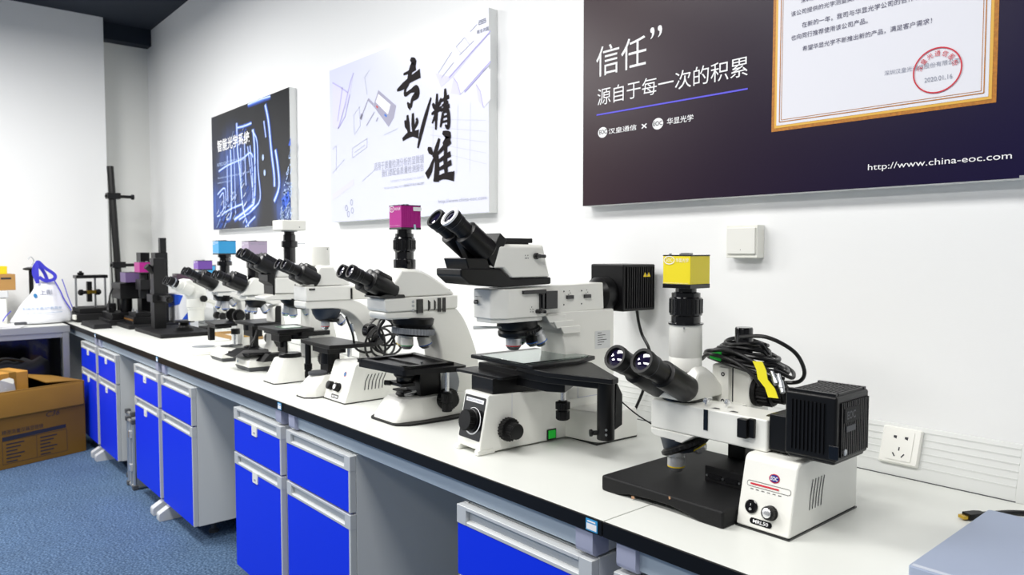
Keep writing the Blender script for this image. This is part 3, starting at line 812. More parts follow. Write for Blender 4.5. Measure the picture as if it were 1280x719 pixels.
def camera(t, c, w, d, h, m, txt=True, ribs=True, bottom=.006):
    """box camera: c = (x, y, z of its underside)"""
    x, y, z = c
    mb = MB(GLOSSB)
    mb.box(x - w / 2 - .0006, x + w / 2 + .0006, y - d / 2 - .0006, y + d / 2 + .0006, z, z + bottom)
    mb.box(x - w / 2 - .0006, x + w / 2 + .0006, y - d / 2 - .0006, y + d / 2 + .0006, z + h - .0025, z + h)
    mb.use(m).box(x - w / 2, x + w / 2, y - d / 2, y + d / 2, z + bottom, z + h - .0025)
    if ribs:
        for k in range(9):
            q = y - d * .42 + d * .84 * k / 8
            mb.box(x + w / 2, x + w / 2 + .0012, q - .0012, q + .0012, z + bottom, z + h - .0025)
    cam = mb.obj('camera', t, bev=.0008)
    mb = MB(STEEL)
    for sx in (-.38, 0, .38): mb.cyl((x + sx * w, y - d * .3, z + h), (0, 0, 1), .003, .0025, 12)
    mb.box(x - .012, x + .012, y - .004, y + .006, z + h, z + h + .004)
    mb.obj('top_screws', cam)
    if txt:
        f = F(y - d / 2 - .0012)
        a, b = x - w / 2, x + w / 2
        mm = MB(WPRINT); ring(mm, (a + w * .24, z + h * .84), w * .19, h * .115, .0018, f, 28); mm.obj('logo_ring', cam, sm=0)
        text(cam, 'camera_lettering', [('EOC', (a + w * .13, a + w * .35, z + h * .79, z + h * .89)), ('华显光学', (a + w * .48, a + w * .95, z + h * .78, z + h * .90)), ('http://www.china-eoc.com', (a + w * .04, a + w * .94, z + h * .14, z + h * .175))], WPRINT, f)
    return cam

def lens_barrel(cam, c, prof, grip=None):
    mb = MB(GLOSSB).lathe(prof, c)
    o = mb.obj('lens_barrel', cam)
    if grip:
        MB(BLACK).knurl((c[0], c[1], c[2] + grip[1]), (0, 0, 1), grip[0], grip[2], 20, .07).obj('focus_ring', cam)
    return o

def badge(parent, c, rx, ry, f, outer=BADGER, inner=BADGEN, letters='EOC', f2_=None):
    mb = MB(outer); disc(mb, c, rx, ry, f)
    o = mb.obj('badge', parent, sm=0)
    g = (lambda f: lambda h, v: f(h, v))(f2_ or f)
    mb = MB(inner); disc(mb, c, rx * .84, ry * .8, g); mb.obj('badge_field', parent, sm=0)
    return o

def knob(t, name, o, d, steps, m=RUBBER, fl=22):
    """steps: (radius, length, fluted)"""
    o = Vector(o); d = Vector(d).normalized()
    mb = MB(m); s = 0
    for r, L, flu in steps:
        if flu: mb.knurl(o + d * s, d, r, L, fl, .08)
        else: mb.lathe([(r * .9, s), (r, s + min(.0015, L * .2)), (r, s + L - min(.002, L * .3)), (r * .86, s + L)], o, d)
        s += L
    return mb.obj(name, t)

# ================================================================== nearest microscope (long illuminator across the bench)
t = thing('microscope', 'nearest white microscope with yellow camera on top, black base plate and black lamp house', 'microscope', (-.935, -.478, .78), 0, 'microscopes on the bench')
mb = MB(BLACKT)
mb.prism([(-.1035, 0), (-.062, 0), (-.03, .008), (.03, .012), (.075, .012), (.115, .006), (.14, 0), (.193, 0), (.193, .033), (-.1035, .033)], -.138, .20, 'y')
mb.obj('base_plate', t, bev=.005, seg=3)
CHIP = mat('bare_metal_chip', '#b08868', .5, .3)
for x_, z_, w_ in ((.073, .0295, .004), (-.02, .0065, .008)):
    mb = MB(CHIP); flat(mb, [(x_, z_ - .004), (x_ + w_, z_ - .002), (x_ + w_ * .8, z_ + .003), (x_ - .001, z_ + .002)], F(-.1386)); mb.obj('paint_chip', t, sm=0)
# control box
P = fillet([(-.098, .003), (-.068, .131), (.165, .128), (.165, .003)], [0, .016, .008, 0], 5)
cb = MB(WHITE).prism(P, .1945, .300).obj('control_box', t, bev=.004, seg=3)
MB(GLOSSB).prism([(-.099, 0), (-.099, .003), (.165, .003), (.165, 0)], .1940, .3005).obj('black_foot_rim', cb)
fc = plane((.1945, -.098, .003), (1, 0, 0), (0, .030, .128))
fcr = lambda off: plane((.1945, -.098, .003), (1, 0, 0), (0, .030, .128), off)
badge(cb, (.064, .097), .0105, .0082, fcr(.0006), f2_=fcr(.001))
text(cb, 'badge_letters', 'EOC', (.057, .071, .0935, .1005), WPRINT, fcr(.0014), bold=.02)
mb = MB(INK)
sl = fillet([(.012, .074), (.098, .074), (.098, .084), (.012, .084)], .005, 4)
strip(mb, sl + [sl[0]], fcr(.0006), .0008)
for k in range(6): flat(mb, [(.02 + k * .011, .069), (.026 + k * .011, .069), (.026 + k * .011, .0702), (.02 + k * .011, .0702)], fcr(.0006))
mb.use(RED); strip(mb, [(.019, .079), (.075, .079)], fcr(.0008), .003)
mb.obj('brightness_scale', cb, sm=0)
nrm = Vector((1, 0, 0)).cross(Vector((0, .030, .128)).normalized())
pc = lambda h, v: fcr(0)(h, v)
mb = MB(GLOSSB).lathe([(.0125, -.001), (.0125, .002), (.0112, .003), (.0105, .0022)], pc(.027, .038), nrm)
mb.box(-.004, .004, -.008, .008, 0, .004, Matrix.Translation(pc(.027, .038)) @ Matrix((( 1, 0, 0, 0), (0, .228, -.974, 0), (0, .974, .228, 0), (0, 0, 0, 1))))
rk = mb.obj('rocker_switch', cb)
mm = MB(WPRINT); strip(mm, [(.027, .040), (.027, .0435)], fcr(.0046), .0009); ring(mm, (.027, .0335), .0019, .0019, .0008, fcr(.0046), 14); mm.obj('switch_marks', rk, sm=0) if False else mm.obj('switch_marks', cb, sm=0)
kb = knob(cb, 'brightness_knob', pc(.066, .036), nrm, [(.0135, .003, False), (.0125, .010, True), (.0115, .003, False)], BLACK)
MB(CHROME).lathe([(.0085, 0), (.0085, .017), (.006, .0185)], pc(.066, .036), nrm).obj('knob_cap', cb)
mb = MB(GLOSSB); flat(mb, fillet([(.027, .0085), (.071, .0085), (.071, .0195), (.027, .0195)], .0055, 5), fcr(.0006)); mb.obj('name_plate', cb, sm=0)
text(cb, 'name_letters', 'MRL50', (.034, .064, .0108, .0172), WPRINT, fcr(.0012), bold=.02)
mb = MB(INK)
for k in range(5):
    a = k / 4
    y0, z0 = -.028 + .043 * a, .040; y1, z1 = -.016 + .043 * a, .094
    strip(mb, [(y0, z0), (y0 + .004, z0 + .025), (y1, z1)], SX(.3006), .0028)
mb.obj('vent_slots', cb, sm=0)
# illuminator arm
arm = MB(WHITE)
arm.box(-.049, .2225, -.042, .042, .131, .1925)
arm.prism([(-.051, .131), (.062, .131), (.030, .110), (-.040, .113), (-.051, .119)], -.041, .041, 'y')
arm.box(.0, .1, .042, .10, .135, .185)
arm = arm.obj('illuminator_arm', t, bev=.0035, seg=3)
q = [(0.0841, 0.1906), (0.0941, 0.1492), (0.167, 0.1887), (0.1995, 0.1522)]
MB(GLOSSB).box(q[0][0], q[1][0], -.0432, -.04, q[1][1], q[0][1]).obj('filter_slot', arm)
MB(BLACK).prism([(-.0555, q[2][1]), (-.0555, q[3][1]), (-.042, q[3][1]), (-.042, q[2][1])], q[2][0], q[3][0] - .012).box(q[3][0] - .013, q[3][0], -.049, -.04, q[3][1] + .002, q[2][1] + .002).obj('field_stop_slider', arm, bev=.0015)
for x_ in (.062, .098):
    MB(CHROME).lathe([(.0028, 0), (.0028, .008), (.0062, .008), (.0062, .014), (.004, .0145), (.004, .017)], (x_ + .012, -.02 + .02 * (x_ > .08), .1925)).obj('thumb_screw', arm)
mb = MB(INK)
for x_ in (.092, .133): flat(mb, [(x_, -.03), (x_ + .018, -.027), (x_ + .016, -.021), (x_ + .004, -.02)], lambda h, v: (h, v, .1931))
mb.obj('top_slots', arm, sm=0)
mb = MB(BLACK).box(.2225, .262, -.036, .036, .136, .205); mb.cyl((.2, 0, .165), (1, 0, 0), .03, .075)
mb.obj('lamp_adapter', t, bev=.003)
MB(BLACK).lathe([(.003, 0), (.003, .016), (.006, .018), (.006, .024)], (.243, -.02, .112)).obj('clamp_screw', t)
# lamp house
lx0, lx1, ly0, ly1, lz0, lz1 = .270, .364, -.066, .058, .140, .264
mb = MB(BLACK).box(lx0, lx1, ly0, ly1, lz0 + .006, lz1 - .004)
mb.box(lx0 + .004, lx1 - .004, ly0 + .004, ly1 - .004, lz0, lz1 - .006)
lh = mb.obj('lamp_house', t, bev=.005, seg=3)
mb = MB(BLACK)
for k in range(9):
    x_ = lx0 + .012 + k * .0072
    mb.box(x_, x_ + .0034, ly0 - .003, ly0 + .002, lz0 + .018, lz1 - .018)
for k in range(15):
    y_ = ly0 + .014 + k * .0072
    if 0: pass
    mb.box(lx1 - .002, lx1 + .003, y_, y_ + .0034, lz0 + .014, lz1 - .016)
for k in range(12):
    x_ = lx0 + .012 + k * .0068
    mb.box(x_, x_ + .003, ly0 + .016, ly1 - .016, lz1 - .006, lz1)
for k in range(4):
    y_ = ly0 + .016 + k * .032
    mb.box(lx0 + .01, lx1 - .012, y_, y_ + .004, lz1 - .006, lz1 - .0005)
mb.box(lx0 + .004, lx1 - .004, ly0 + .004, ly0 + .012, lz1 - .006, lz1); mb.box(lx0 + .004, lx1 - .004, ly1 - .012, ly1 - .004, lz1 - .006, lz1)
mb.obj('cooling_fins', lh)
mb = MB(BLACKT).box(lx1, lx1 + .0042, ly0 + .022, ly0 + .082, lz1 - .052, lz1 - .026)
mb.obj('lamp_plate', lh, bev=.001)
text(lh, 'lamp_lettering', 'EOC', (ly0 + .03, ly0 + .062, lz1 - .046, lz1 - .032), GREYD, SX(lx1 + .0048), bold=.02)
mb = MB(GREYD).box(lx1, lx1 + .0044, ly0 + .03, ly0 + .064, lz1 - .068, lz1 - .058); mb.obj('rating_label', lh)
MB(STEEL).lathe([(.0055, 0), (.0055, .004), (.003, .005)], (lx1 + .001, ly0 + .026, lz0 + .022), (1, 0, 0)).obj('lamp_screw', lh)
mb = MB(GLOSSB).box(lx0 + .082, lx0 + .099, ly0 - .0015, ly0, lz0 + .012, lz0 + .036); mb.obj('side_latch', lh, bev=.001)
# column, focus block
cl = MB(WHITE)
cl.box(.012, .108, .09, .165, .15, .262)
cl.prism(circ((.13, .208), .052, 32), .075, .0765 + .012, 'x') if False else None
cl = cl.obj('focus_block', t, bev=.006, seg=3)
MB(WHITE).box(.036, .062, .078, .091, .16, .258).obj('dovetail_plate', cl, bev=.001)
mb = MB(INK)
for z_ in (.186, .244): mb.lathe([(.0045, 0), (.0045, .001), (.0022, .001), (.0022, -.001)], (.049, .0782, z_), (0, -1, 0), 16)
mb.box(.064, .067, .0895, .091, .16, .258)
mb.obj('block_screws', cl)
mb = MB(BLACK).box(.05, .106, .07, .15, .098, .15); mb.box(.058, .1, .085, .145, .033, .1)
mb.obj('column', t, bev=.003)
MB(GLOSSB).lathe([(.019, 0), (.019, .08), (.0175, .083), (.012, .083)], (.066, .13, .26)).obj('column_cap', t)
knob(t, 'focus_knob', (.106, .118, .212), (1, 0, 0), [(.033, .014, False), (.030, .024, True), (.027, .005, False), (.0205, .022, True), (.018, .006, False)])
# nosepiece
n = MB(NAVYP)
n.lathe([(.044, 0), (.036, -.028), (.02, -.034)], (-.002, 0, .114))
a = Vector((-.40, -.08, .915)).normalized()
n.use(BLACK).lathe([(.046, .002), (.052, .006), (.052, .013), (.045, .017)], Vector((.014, 0, .0865)), a, 36)
n.knurl(Vector((.014, 0, .0935)), a, .0532, .007, 30, .04)
n = n.obj('nosepiece', t)
objective(n, (-.004, -.012, .039), (0, 0, 1), .0185, .044, YELR)
objective(n, (.046, .012, .085), (-.55, -.15, .8), .0165, .018, YELR, BLACK)
# trinocular head
P = [(-.046, .1985), (-.050, .208), (-.006, .268), (.012, .2685), (.036, .2615), (.062, .2465), (.084, .2255), (.0985, .208), (.101, .1985)]
h = MB(WHITE)
h.loft([(-.047, [(p[0] * .9, .1985 + (p[1] - .1985) * .8) for p in P]), (-.034, P), (.034, P), (.047, [(p[0] * .9, .1985 + (p[1] - .1985) * .8) for p in P])], 'x')
h = h.obj('trinocular_head', t, bev=.006, seg=3, ang=25)
MB(GLOSSB).lathe([(.046, 0), (.046, .007)], (0, .008, .192)).obj('head_ring', t)
badge(h, (.055, .226), .0065, .0058, SX(.0446), BADGE, BADGE, f2_=SX(.0448))
text(h, 'badge_letters', 'EOC', (.0505, .0595, .2238, .2285), WPRINT, SX(.0455), bold=.02)
binocular(t, (-.178, .297), (-.028, .221), .068, .0262, .0285, .42, drum=False)
MB(WHITE).lathe([(.0345, 0), (.0345, .026), (.0336, .0275), (.0336, .0285), (.0345, .03), (.0345, .098), (.033, .099)], (.002, .008, .256)).obj('phototube', t)
MB(CHROME).cyl((.02, -.022, .348), (.5, -.86, 0), .002, .004, 10).obj('tube_set_screw', t)
cam = camera(t, (.002, .008, .430), .069, .069, .070, YELLOW, ribs=False, bottom=.009)
lens_barrel(cam, (.002, .008, .353), [(.037, 0), (.037, .003), (.031, .004), (.031, .018), (.034, .02), (.034, .056), (.03, .058), (.03, .067), (.022, .069), (.022, .078)], (.0352, .024, .030))

# black connector box standing on that base plate
t = thing('connector_box', 'small black metal box with two connector ports on the black microscope base', 'connector box', (-.873, -.482, .813))
MB(BLACKT).box(0, .092, 0, .105, 0, .032).obj('housing', t, bev=.002)
for x_ in (.012, .05):
    mb = MB(GLOSSB).prism(fillet([(x_, .008), (x_ + .026, .008), (x_ + .029, .018), (x_ - .003, .018)], .002), -.0022, .0005, 'y')
    pt = mb.obj('connector_port', t)
    mb = MB(STEEL)
    for sx in (-.0055, .0315): mb.lathe([(.0022, 0), (.0022, .003)], (x_ + sx, .0005, .013), (0, -1, 0), 8)
    mb.obj('lock_nut', pt)

# cable coil hung on the black cap
t = thing('cable_coil', 'coiled black cable with yellow tag hung over the nearest microscope column', 'cable', (-.869, -.348, 1.062))
mb = MB(CABLE)
random.seed(11)
loops = []
for k in range(8):
    f_ = k / 7
    cz = .028 - .046 * f_ ** .8
    rx = .045 + .052 * f_ + random.uniform(-.004, .004); ry = .040 + .022 * f_ + random.uniform(-.004, .004)
    cx = .002 + .008 * f_ + random.uniform(-.005, .005)
    ph = random.uniform(0, 6.28); ti = .03 + .10 * f_ + random.uniform(-.04, .04)
    loops += [(cx + rx * math.cos(a), ry * math.sin(a), cz - ti * rx * math.cos(a) + .004 * math.sin(2 * a + ph)) for a in [2 * PI * j / 20 for j in range(20)]]
mb.tube(spl(loops, 3), .0042, 8)
big = [(.02 , -.05, .045), (.07, -.03, .048), (.115, .0, .02), (.128, .02, -.02), (.115, .025, -.045), (.085, .01, -.05)]
mb.tube(spl(big, 6), .0042, 8)
mb.tube(spl([(.085, -.02, -.015), (.105, -.02, -.045), (.115, -.02, -.085), (.112, -.02, -.13)], 6), .0038, 8)
mb.tube(spl([(-.075, -.045, -.012), (-.04, -.066, .004), (.02, -.070, -.004), (.06, -.062, -.03), (.075, -.058, -.05)], 6), .0042, 8)
mb.tube(spl([(-.085, -.02, -.004), (-.05, -.055, .01), (.01, -.062, .014), (.06, -.05, -.006), (.10, -.03, -.035), (.10, .0, -.055)], 6), .0042, 8)
mb.obj('cable', t)
q = [(.078, -.078, -.000), (.088, -.080, -.016), (.093, -.082, -.034), (.109, -.082, -.05), (.117, -.083, -.068)]
mb = MB(TAGY)
rng = [[(x - .010, y, z + .0025), (x + .010, y + .002, z + .0035), (x + .010, y + .004, z + .003), (x - .010, y + .002, z + .002)] for x, y, z in q]
mb.shell(rng)
mb.obj('yellow_tag', t)
mb = MB(STEEL).lathe([(.0045, 0), (.0045, .014), (.0065, .015), (.0065, .03), (.005, .031), (.005, .04)], (.112, -.055, -.022), (.45, -.35, -.8), 16)
mb.lathe([(.0045, 0), (.0045, .014), (.0065, .015), (.0065, .028)], (.10, -.06, -.018), (.6, -.3, -.75), 16)
mb.obj('plug', t)
mb = MB(GREENT).prism(fillet([(-.040, -.004), (-.012, -.008), (-.012, .012), (-.036, .008)], .002), -.069, -.066, 'y')
mb.obj('green_tape', t)
# ================================================================== tall inspection microscope with green switch
t = thing('microscope', 'tall white inspection microscope with round dial, green switch and wide black glass-topped stage', 'microscope', (-1.461, -.65, .78), -3, 'microscopes on the bench')
b = MB(WHITE)
P = [(.002, .012), (.004, .03), (.029, .149), (.10, .146), (.30, .138), (.455, .138), (.455, .004), (.045, .004), (.04, .012)]
b.prism(P, -.052, .052)
b.prism(fillet([(-.052, -.0), (.052, -.0), (.052, .03), (-.052, .03)], 0), 0, .004, 'z') if False else None
for sx in (-1, 1): b.box(sx * .043 - .009, sx * .043 + .009, -.004, .05, 0, .014)
b.prism([(-.052, .002), (.052, .002), (.052, .032), (-.052, .032)], .012, .03, 'y') if False else None
bs = b.obj('base', t, bev=.004, seg=3)
# wide rear housing
w = MB(WHITE)
Q = lambda z: fillet([(-.16, .325 if z > .05 else .305), (-.05, .285), (.05, .285), (.16, .325 if z > .05 else .305), (.163, .455), (-.163, .455)], [.02, 0, 0, .02, .01, .01], 4)
w.loft([(.005, Q(0)), (.07, Q(.06)), (.082, [(x * .985, y + .004 if y < .4 else y - .004) for x, y in Q(.06)])], 'z')
w.prism([(.29, .08), (.33, .08), (.33, .1), (.29, .12)], -.05, .05) if False else None
w.obj('rear_housing', t, bev=.003)
MB(GLOSSB).box(-.158, .158, .30, .453, .0, .005).obj('rear_foot_pad', t)
# dial panel on the sloping front
hx, vx = (1, 0, 0), (0, .026, .12)
dp = lambda off: plane((-.052, .0035, .030), hx, vx, off)
mb = MB(GLOSSB); flat(mb, fillet([(.006, .004), (.098, .004), (.098, .112), (.006, .112)], .004), dp(.0006)); pn = mb.obj('dial_panel', t, sm=0)
mb = MB(WPRINT); flat(mb, [(.014, .096), (.09, .096), (.09, .106), (.014, .106)], dp(.0012))
mb2 = [(.056 + .033 * math.cos(R(a)), .05 + .033 * math.sin(R(a)), .0012 + .0036 * (120 - a) / 260) for a in range(120, -141, -8)]
strip(mb, mb2, dp(.0012)); mb.obj('dial_scale', t, sm=0)
nf = Vector(hx).cross(Vector(vx).normalized())
knob(t, 'brightness_dial', dp(0)(.052, .05), nf, [(.029, .006, False), (.0265, .018, True)], BLACK, 40)
text(t, 'panel_lettering', 'BRIGHTNESS', (.02, .084, .0985, .1035), INKG, dp(.0016))
# focus knobs both sides
for sx in (-1, 1):
    knob(t, 'focus_knob', (sx * .052, .083, .058), (sx, 0, 0), [(.0225, .004, False), (.030, .017, True), (.022, .004, False), (.0205, .020, True), (.019, .004, False)])
mb = MB(GLOSSB).box(.0515, .0545, .219, .251, .006, .034); sw = mb.obj('power_switch', t, bev=.001)
MB(GREEN_ON).box(.054, .0565, .2225, .2475, .009, .031).obj('green_rocker', sw, bev=.001)
MB(INKL).box(.0521, .0524, .1015, .1025, .02, .145).obj('panel_seam', t)
# column and stepped bracket
c = MB(WHITE)
c.prism([(.285, .10), (.285, .235), (.272, .292), (.246, .304), (.225, .318), (.22, .345), (.26, .345), (.47, .345), (.472, .10)], -.052, .052)
c = c.obj('column', t, bev=.004, seg=3)
st = MB(WHITE)
for k, (y0, z0) in enumerate(((.225, .318), (.250, .302), (.272, .286))):
    st.prism([(y0 - .012, z0 + .02), (y0, z0), (y0 + .06, z0), (y0 + .06, z0 + .02)], -.046 + .004 * k, .056 + .002 * k)
st.obj('stepped_bracket', c, bev=.002)
MB(GREYW).box(.0525, .0527, .395, .455, .235, .285).obj('type_label', c)
mb = MB(INK)
for k in range(6): flat(mb, [(.405, .280 - k * .0065), (.42 + .005 * (k * 3 % 5), .280 - k * .0065), (.42 + .005 * (k * 3 % 5), .2782 - k * .0065), (.405, .2782 - k * .0065)], SX(.0531))
mb.obj('type_lettering', c, sm=0)
mb = MB(INKL); mb.box(.0522, .0526, .33, .332, .105, .16); mb.box(.0522, .0526, .33, .45, .105, .107); mb.obj('rear_panel_seam', c)
# illuminator arm with nose housing
a = MB(WHITE)
a.prism([(.10, .340), (.10, .413), (.20, .4155), (.43, .420), (.434, .345), (.26, .343), (.235, .335)], -.048, .048)
nose = fillet([(-.036, .045), (.036, .045), (.060, .085), (.060, .215), (-.060, .215), (-.060, .085)], [.008, .008, .014, .02, .02, .014], 4)
a.prism(nose, .337, .412, 'z')
a.prism([(x * .93, .13 + (y - .13) * .93) for x, y in nose], .326, .338, 'z')
a = a.obj('illuminator_arm', t, bev=.003, seg=3, ang=50)
mb = MB(GLOSSB)
for y_ in (.29, .355):
    mb.box(.048, .0535, y_, y_ + .024, .379, .389)
    for z_ in (.364, .4): mb.lathe([(.0022, 0), (.0022, .0008)], (.048, y_ - .008, z_), (1, 0, 0), 10)
mb.obj('aperture_levers', a, bev=.0015)
mb = MB(GLOSSB).box(.058, .066, .185, .2, .355, .402); mb.box(.048, .068, .203, .243, .357, .404)
mb.box(.066, .070, .189, .196, .36, .397)
mb.obj('filter_slider', a, bev=.001)
mb = MB(GLOSSB).lathe([(.006, 0), (.006, .012), (.004, .013), (.004, .02)], (.058, .178, .352), (1, .2, 0), 14); mb.tube([(.064, .178, .352), (.07, .20, .350)], .004); mb.obj('stop_lever', a)
MB(GLOSSB).prism([(.128, .398), (.128, .4075), (.205, .4085), (.205, .398)], .04, .067).obj('top_slider', a, bev=.001)
mb = MB(GLOSSB).lathe([(.006, 0), (.006, .008)], (-.02, .046, .378), (0, -1, 0), 14); mb.tube([(-.02, .036, .378), (-.004, .034, .3775)], .0025); mb.obj('front_lever', a)
mb = MB(INK)
strip(mb, [(-.028, .392), (.002, .392)], F(.0444), .0008)
for y_, z_ in ((.156, .358), (.164, .358), (.16, .364), (.156, .352), (.164, .352), (.301, .401), (.305, .395), (.299, .391), (.366, .401), (.37, .395), (.364, .391)):
    disc(mb, (y_, z_), .0014, .0014, SX(.0606 if y_ < .21 else .0486), 8)
mb.obj('marks', a, sm=0)
# nosepiece + objectives
n = MB(BLACK)
n.lathe([(.05, 0), (.054, .008), (.054, .022), (.05, .026)], (-.0, .16, .302), (0, 0, 1), 40)
n.lathe([(.040, .002), (.055, .010), (.056, .02), (.05, .026)], (0, .168, .283), (0, -.18, 1), 40)
n.knurl((0, .1675, .2935), (0, -.18, 1), .0568, .008, 40, .05)
n = n.obj('nosepiece', t)
objective(n, (0, .148, .2475), (0, 0, 1), .0205, .045, REDR)
objective(n, (.012, .205, .255), (0, -.25, 1), .017, .04, BLUR, BLACK)
objective(n, (.018, .232, .256), (-.1, -.5, 1), .0195, .045, BLUR)
objective(n, (-.03, .195, .258), (.3, -.3, 1), .018, .04, GRNR)
mb = MB(STEEL).tube([(-.0, .108, .310), (-.012, .075, .3105), (-.03, .04, .311)], [.0025, .0035, .0045]); mb.obj('slider_pin', t)
# binocular head
hb = MB(BLACK)
hb.prism([(-.056, .466), (.062, .464), (.098, .4385), (.230, .4395), (.230, .4215), (.067, .417), (-.03, .427), (-.056, .448)], -.056, .056)
hb.obj('head_base', t, bev=.004)
hw = MB(WHITE)
Pw = [(.05, .526), (.2065, .525), (.2298, .440), (.0983, .4402), (.0666, .466), (.036, .466)]
hw.loft([(-.056, [(.066, .518), (.2, .518), (.222, .4402), (.1, .4402), (.075, .466), (.045, .466)]), (-.048, Pw), (.048, Pw), (.056, [(.066, .518), (.2, .518), (.222, .4402), (.1, .4402), (.075, .466), (.045, .466)])])
hw = hw.obj('head', t, bev=.006, seg=3, ang=20)
mb = MB(GLOSSB).lathe([(.0085, 0), (.0085, .006), (.0055, .007), (.0055, .016)], (.056, .176, .495), (1, .1, 0), 16); mb.tube([(.068, .178, .495), (.070, .197, .4945)], .0048); mb.obj('beam_selector', hw)
mb = MB(INK)
for y_, z_ in ((.142, .497), (.150, .497), (.142, .490), (.146, .490), (.151, .490)): disc(mb, (y_, z_), .0013, .0016, SX(.0568), 8)
mb.obj('selector_marks', hw, sm=0)
nk = MB(BLACK)
nk.prism([(-.038, .491), (.028, .491), (.038, .452), (-.026, .454)], -.05, .05)
nk.prism([(.064, .554), (.086, .537), (.046, .462), (.026, .491)], -.054, .054)
nk.obj('tilting_neck', t, bev=.003)
mb = MB(BLACK).box(-.04, .04, .08, .18, .529, .541); mb.box(-.036, .036, .09, .17, .524, .53); mb.obj('port_cover', t, bev=.002)
binocular(t, (-.074, .5915), (.040, .505), .066, .0262, .031, .40, drum=False, rimm=None)
MB(WPRINT).lathe([(.0185, -.0005), (.0258, -.001), (.0268, .004), (.0185, .004)], (.033, -.074, .5915), (0, .114, -.0865), 32, True).obj('white_eyecup_rim', t)
MB(BLACK).prism([(-.03, .535), (.03, .555), (.045, .50), (.0, .485)], -.012, .012).obj('tube_bridge', t, bev=.003)
# lamp house on the back of the arm
MB(BLACK).lathe([(.035, 0), (.05, .02), (.05, .055), (.042, .056)], (0, .434, .383), (0, 1, 0), 36).obj('lamp_adapter', t)
lh = MB(BLACK).box(-.066, .066, .492, .628, .335, .470).obj('lamp_house', t, bev=.004)
mb = MB(BLACK)
for k in range(13): mb.box(.066, .0705, .505 + k * .0093, .5085 + k * .0093, .343, .463)
mb.obj('cooling_fins', lh)
mb = MB(YELR)
for y_ in (.578, .594):
    flat(mb, [(y_ - .007, .435), (y_ + .007, .435), (y_, .447)], SX(.0712))
mb.box(.0708, .0711, .571, .601, .4335, .4365)
mb.obj('warning_label', lh, sm=0)
mb = MB(GREYM); flat(mb, [(.583, .437), (.589, .437), (.586, .443)], SX(.0716)); mb.obj('warning_mark', lh, sm=0)
# stage
s = MB(BLACK)
s.prism([(-.13, .10), (.13, .105), (.14, .25), (.10, .35), (-.13, .33)], .215, .2255, 'z')
s.prism([(.06, .108), (.188, .108), (.35, .160), (.345, .185), (.14, .30), (.06, .30)], .2035, .217, 'z')
s.prism([(-.11, .112), (.17, .115), (.30, .165), (.14, .28), (-.10, .29)], .186, .206, 'z')
s.prism([(-.06, .118), (.16, .124), (.20, .15), (.12, .27), (-.06, .27)], .163, .188, 'z')
s = s.obj('stage', t, bev=.0025)
MB(GLASS).box(-.078, .105, .098, .32, .2257, .2295).obj('glass_plate', s, bev=.0005)
wg = MB(BLACK).prism(fillet([(-.122, .045), (.068, .056), (.066, .13), (-.126, .118)], .006), .186, .1925, 'z').obj('stage_wing', t, bev=.001)
MB(BLACK).box(-.047, .047, .045, .26, .142, .187).obj('stage_pedestal', t, bev=.002)
kx = (.15, .188)
MB(CHROME).cyl((kx[0], kx[1], .12), (0, 0, 1), .0062, .06, 18).obj('drive_rod', t)
knob(t, 'stage_drive_knob', (kx[0], kx[1], .132), (0, 0, -1), [(.012, .004, False), (.0185, .017, True), (.012, .005, False), (.0175, .02, True), (.015, .003, False)], BLACK)
hd = MB(BLACK)
hd.cyl((.268, .222, .052), (0, 0, 1), .0215, .153, 24)
hd.prism([(.235, .075), (.262, .085), (.262, .16), (.24, .195)], .262, .285)
hd.lathe([(.006, 0), (.006, .012), (.009, .013), (.009, .02)], (.256, .206, .068), (-.5, -.8, 0), 12)
hd.obj('stage_handle', t, bev=.002)
mb = MB(STEEL)
for z_ in (.04, .052): mb.lathe([(.003, 0), (.003, .003)], (.283, .208, z_ + .028), (.75, -.66, 0), 10)
mb.obj('handle_screws', t)
# lamp cable runs down behind
mb = MB(CABLE)
mb.tube(spl([(.02, .60, .336), (.022, .605, .30), (.03, .612, .26), (.055, .615, .22), (.06, .617, .18), (.05, .60, .10), (.04, .575, .04), (.03, .56, .008)], 6), .0045, 8)
mb.obj('lamp_cable', t)
mb = MB(CABLE)
mb.tube(spl([(.17, .30, .16), (.2, .33, .13), (.24, .36, .09), (.26, .42, .05), (.26, .50, .010), (.18, .56, .006), (.1, .58, .006)], 6), .002, 6)
mb.obj('thin_lead', t)

# ================================================================== microscope with the magenta camera
def tri_head(t, P, hw, bev=.008):
    c = [sum(p[0] for p in P) / len(P), min(p[1] for p in P)]
    S_ = [(c[0] + (p[0] - c[0]) * .9, c[1] + (p[1] - c[1]) * .9) for p in P]
    m_ = MB(WHITE)
    m_.loft([(-hw, S_), (-hw * .72, P), (hw * .72, P), (hw, S_)])
    return m_.obj('head', t, bev=bev, seg=3, ang=25)

t = thing('microscope', 'white microscope with magenta camera, curved arm and wide recessed black stage', 'microscope', (-1.885, -.61, .78), 0, 'microscopes on the bench')
MB(RUBBER).prism(fillet([(-.098, .0), (-.07, -.035), (.07, -.035), (.10, .0), (.115, .12), (.10, .36), (-.09, .36)], [.03, .03, .03, .03, .03, .01, .01], 5), 0, .006, 'z').obj('foot_mat', t, bev=.001)
b = MB(WHITE)
ft = lambda s_, y0: fillet([(-.062 * s_, y0), (.062 * s_, y0), (.074 * s_, .06), (.07 * s_, .345), (-.07 * s_, .345), (-.074 * s_, .06)], [.02, .02, .02, .012, .012, .02], 5)
b.loft([(.006, ft(1.08, -.03)), (.02, ft(1.06, -.026)), (.058, ft(.92, -.002)), (.069, ft(.84, .012))], 'z')
b.obj('foot', t, bev=.002)
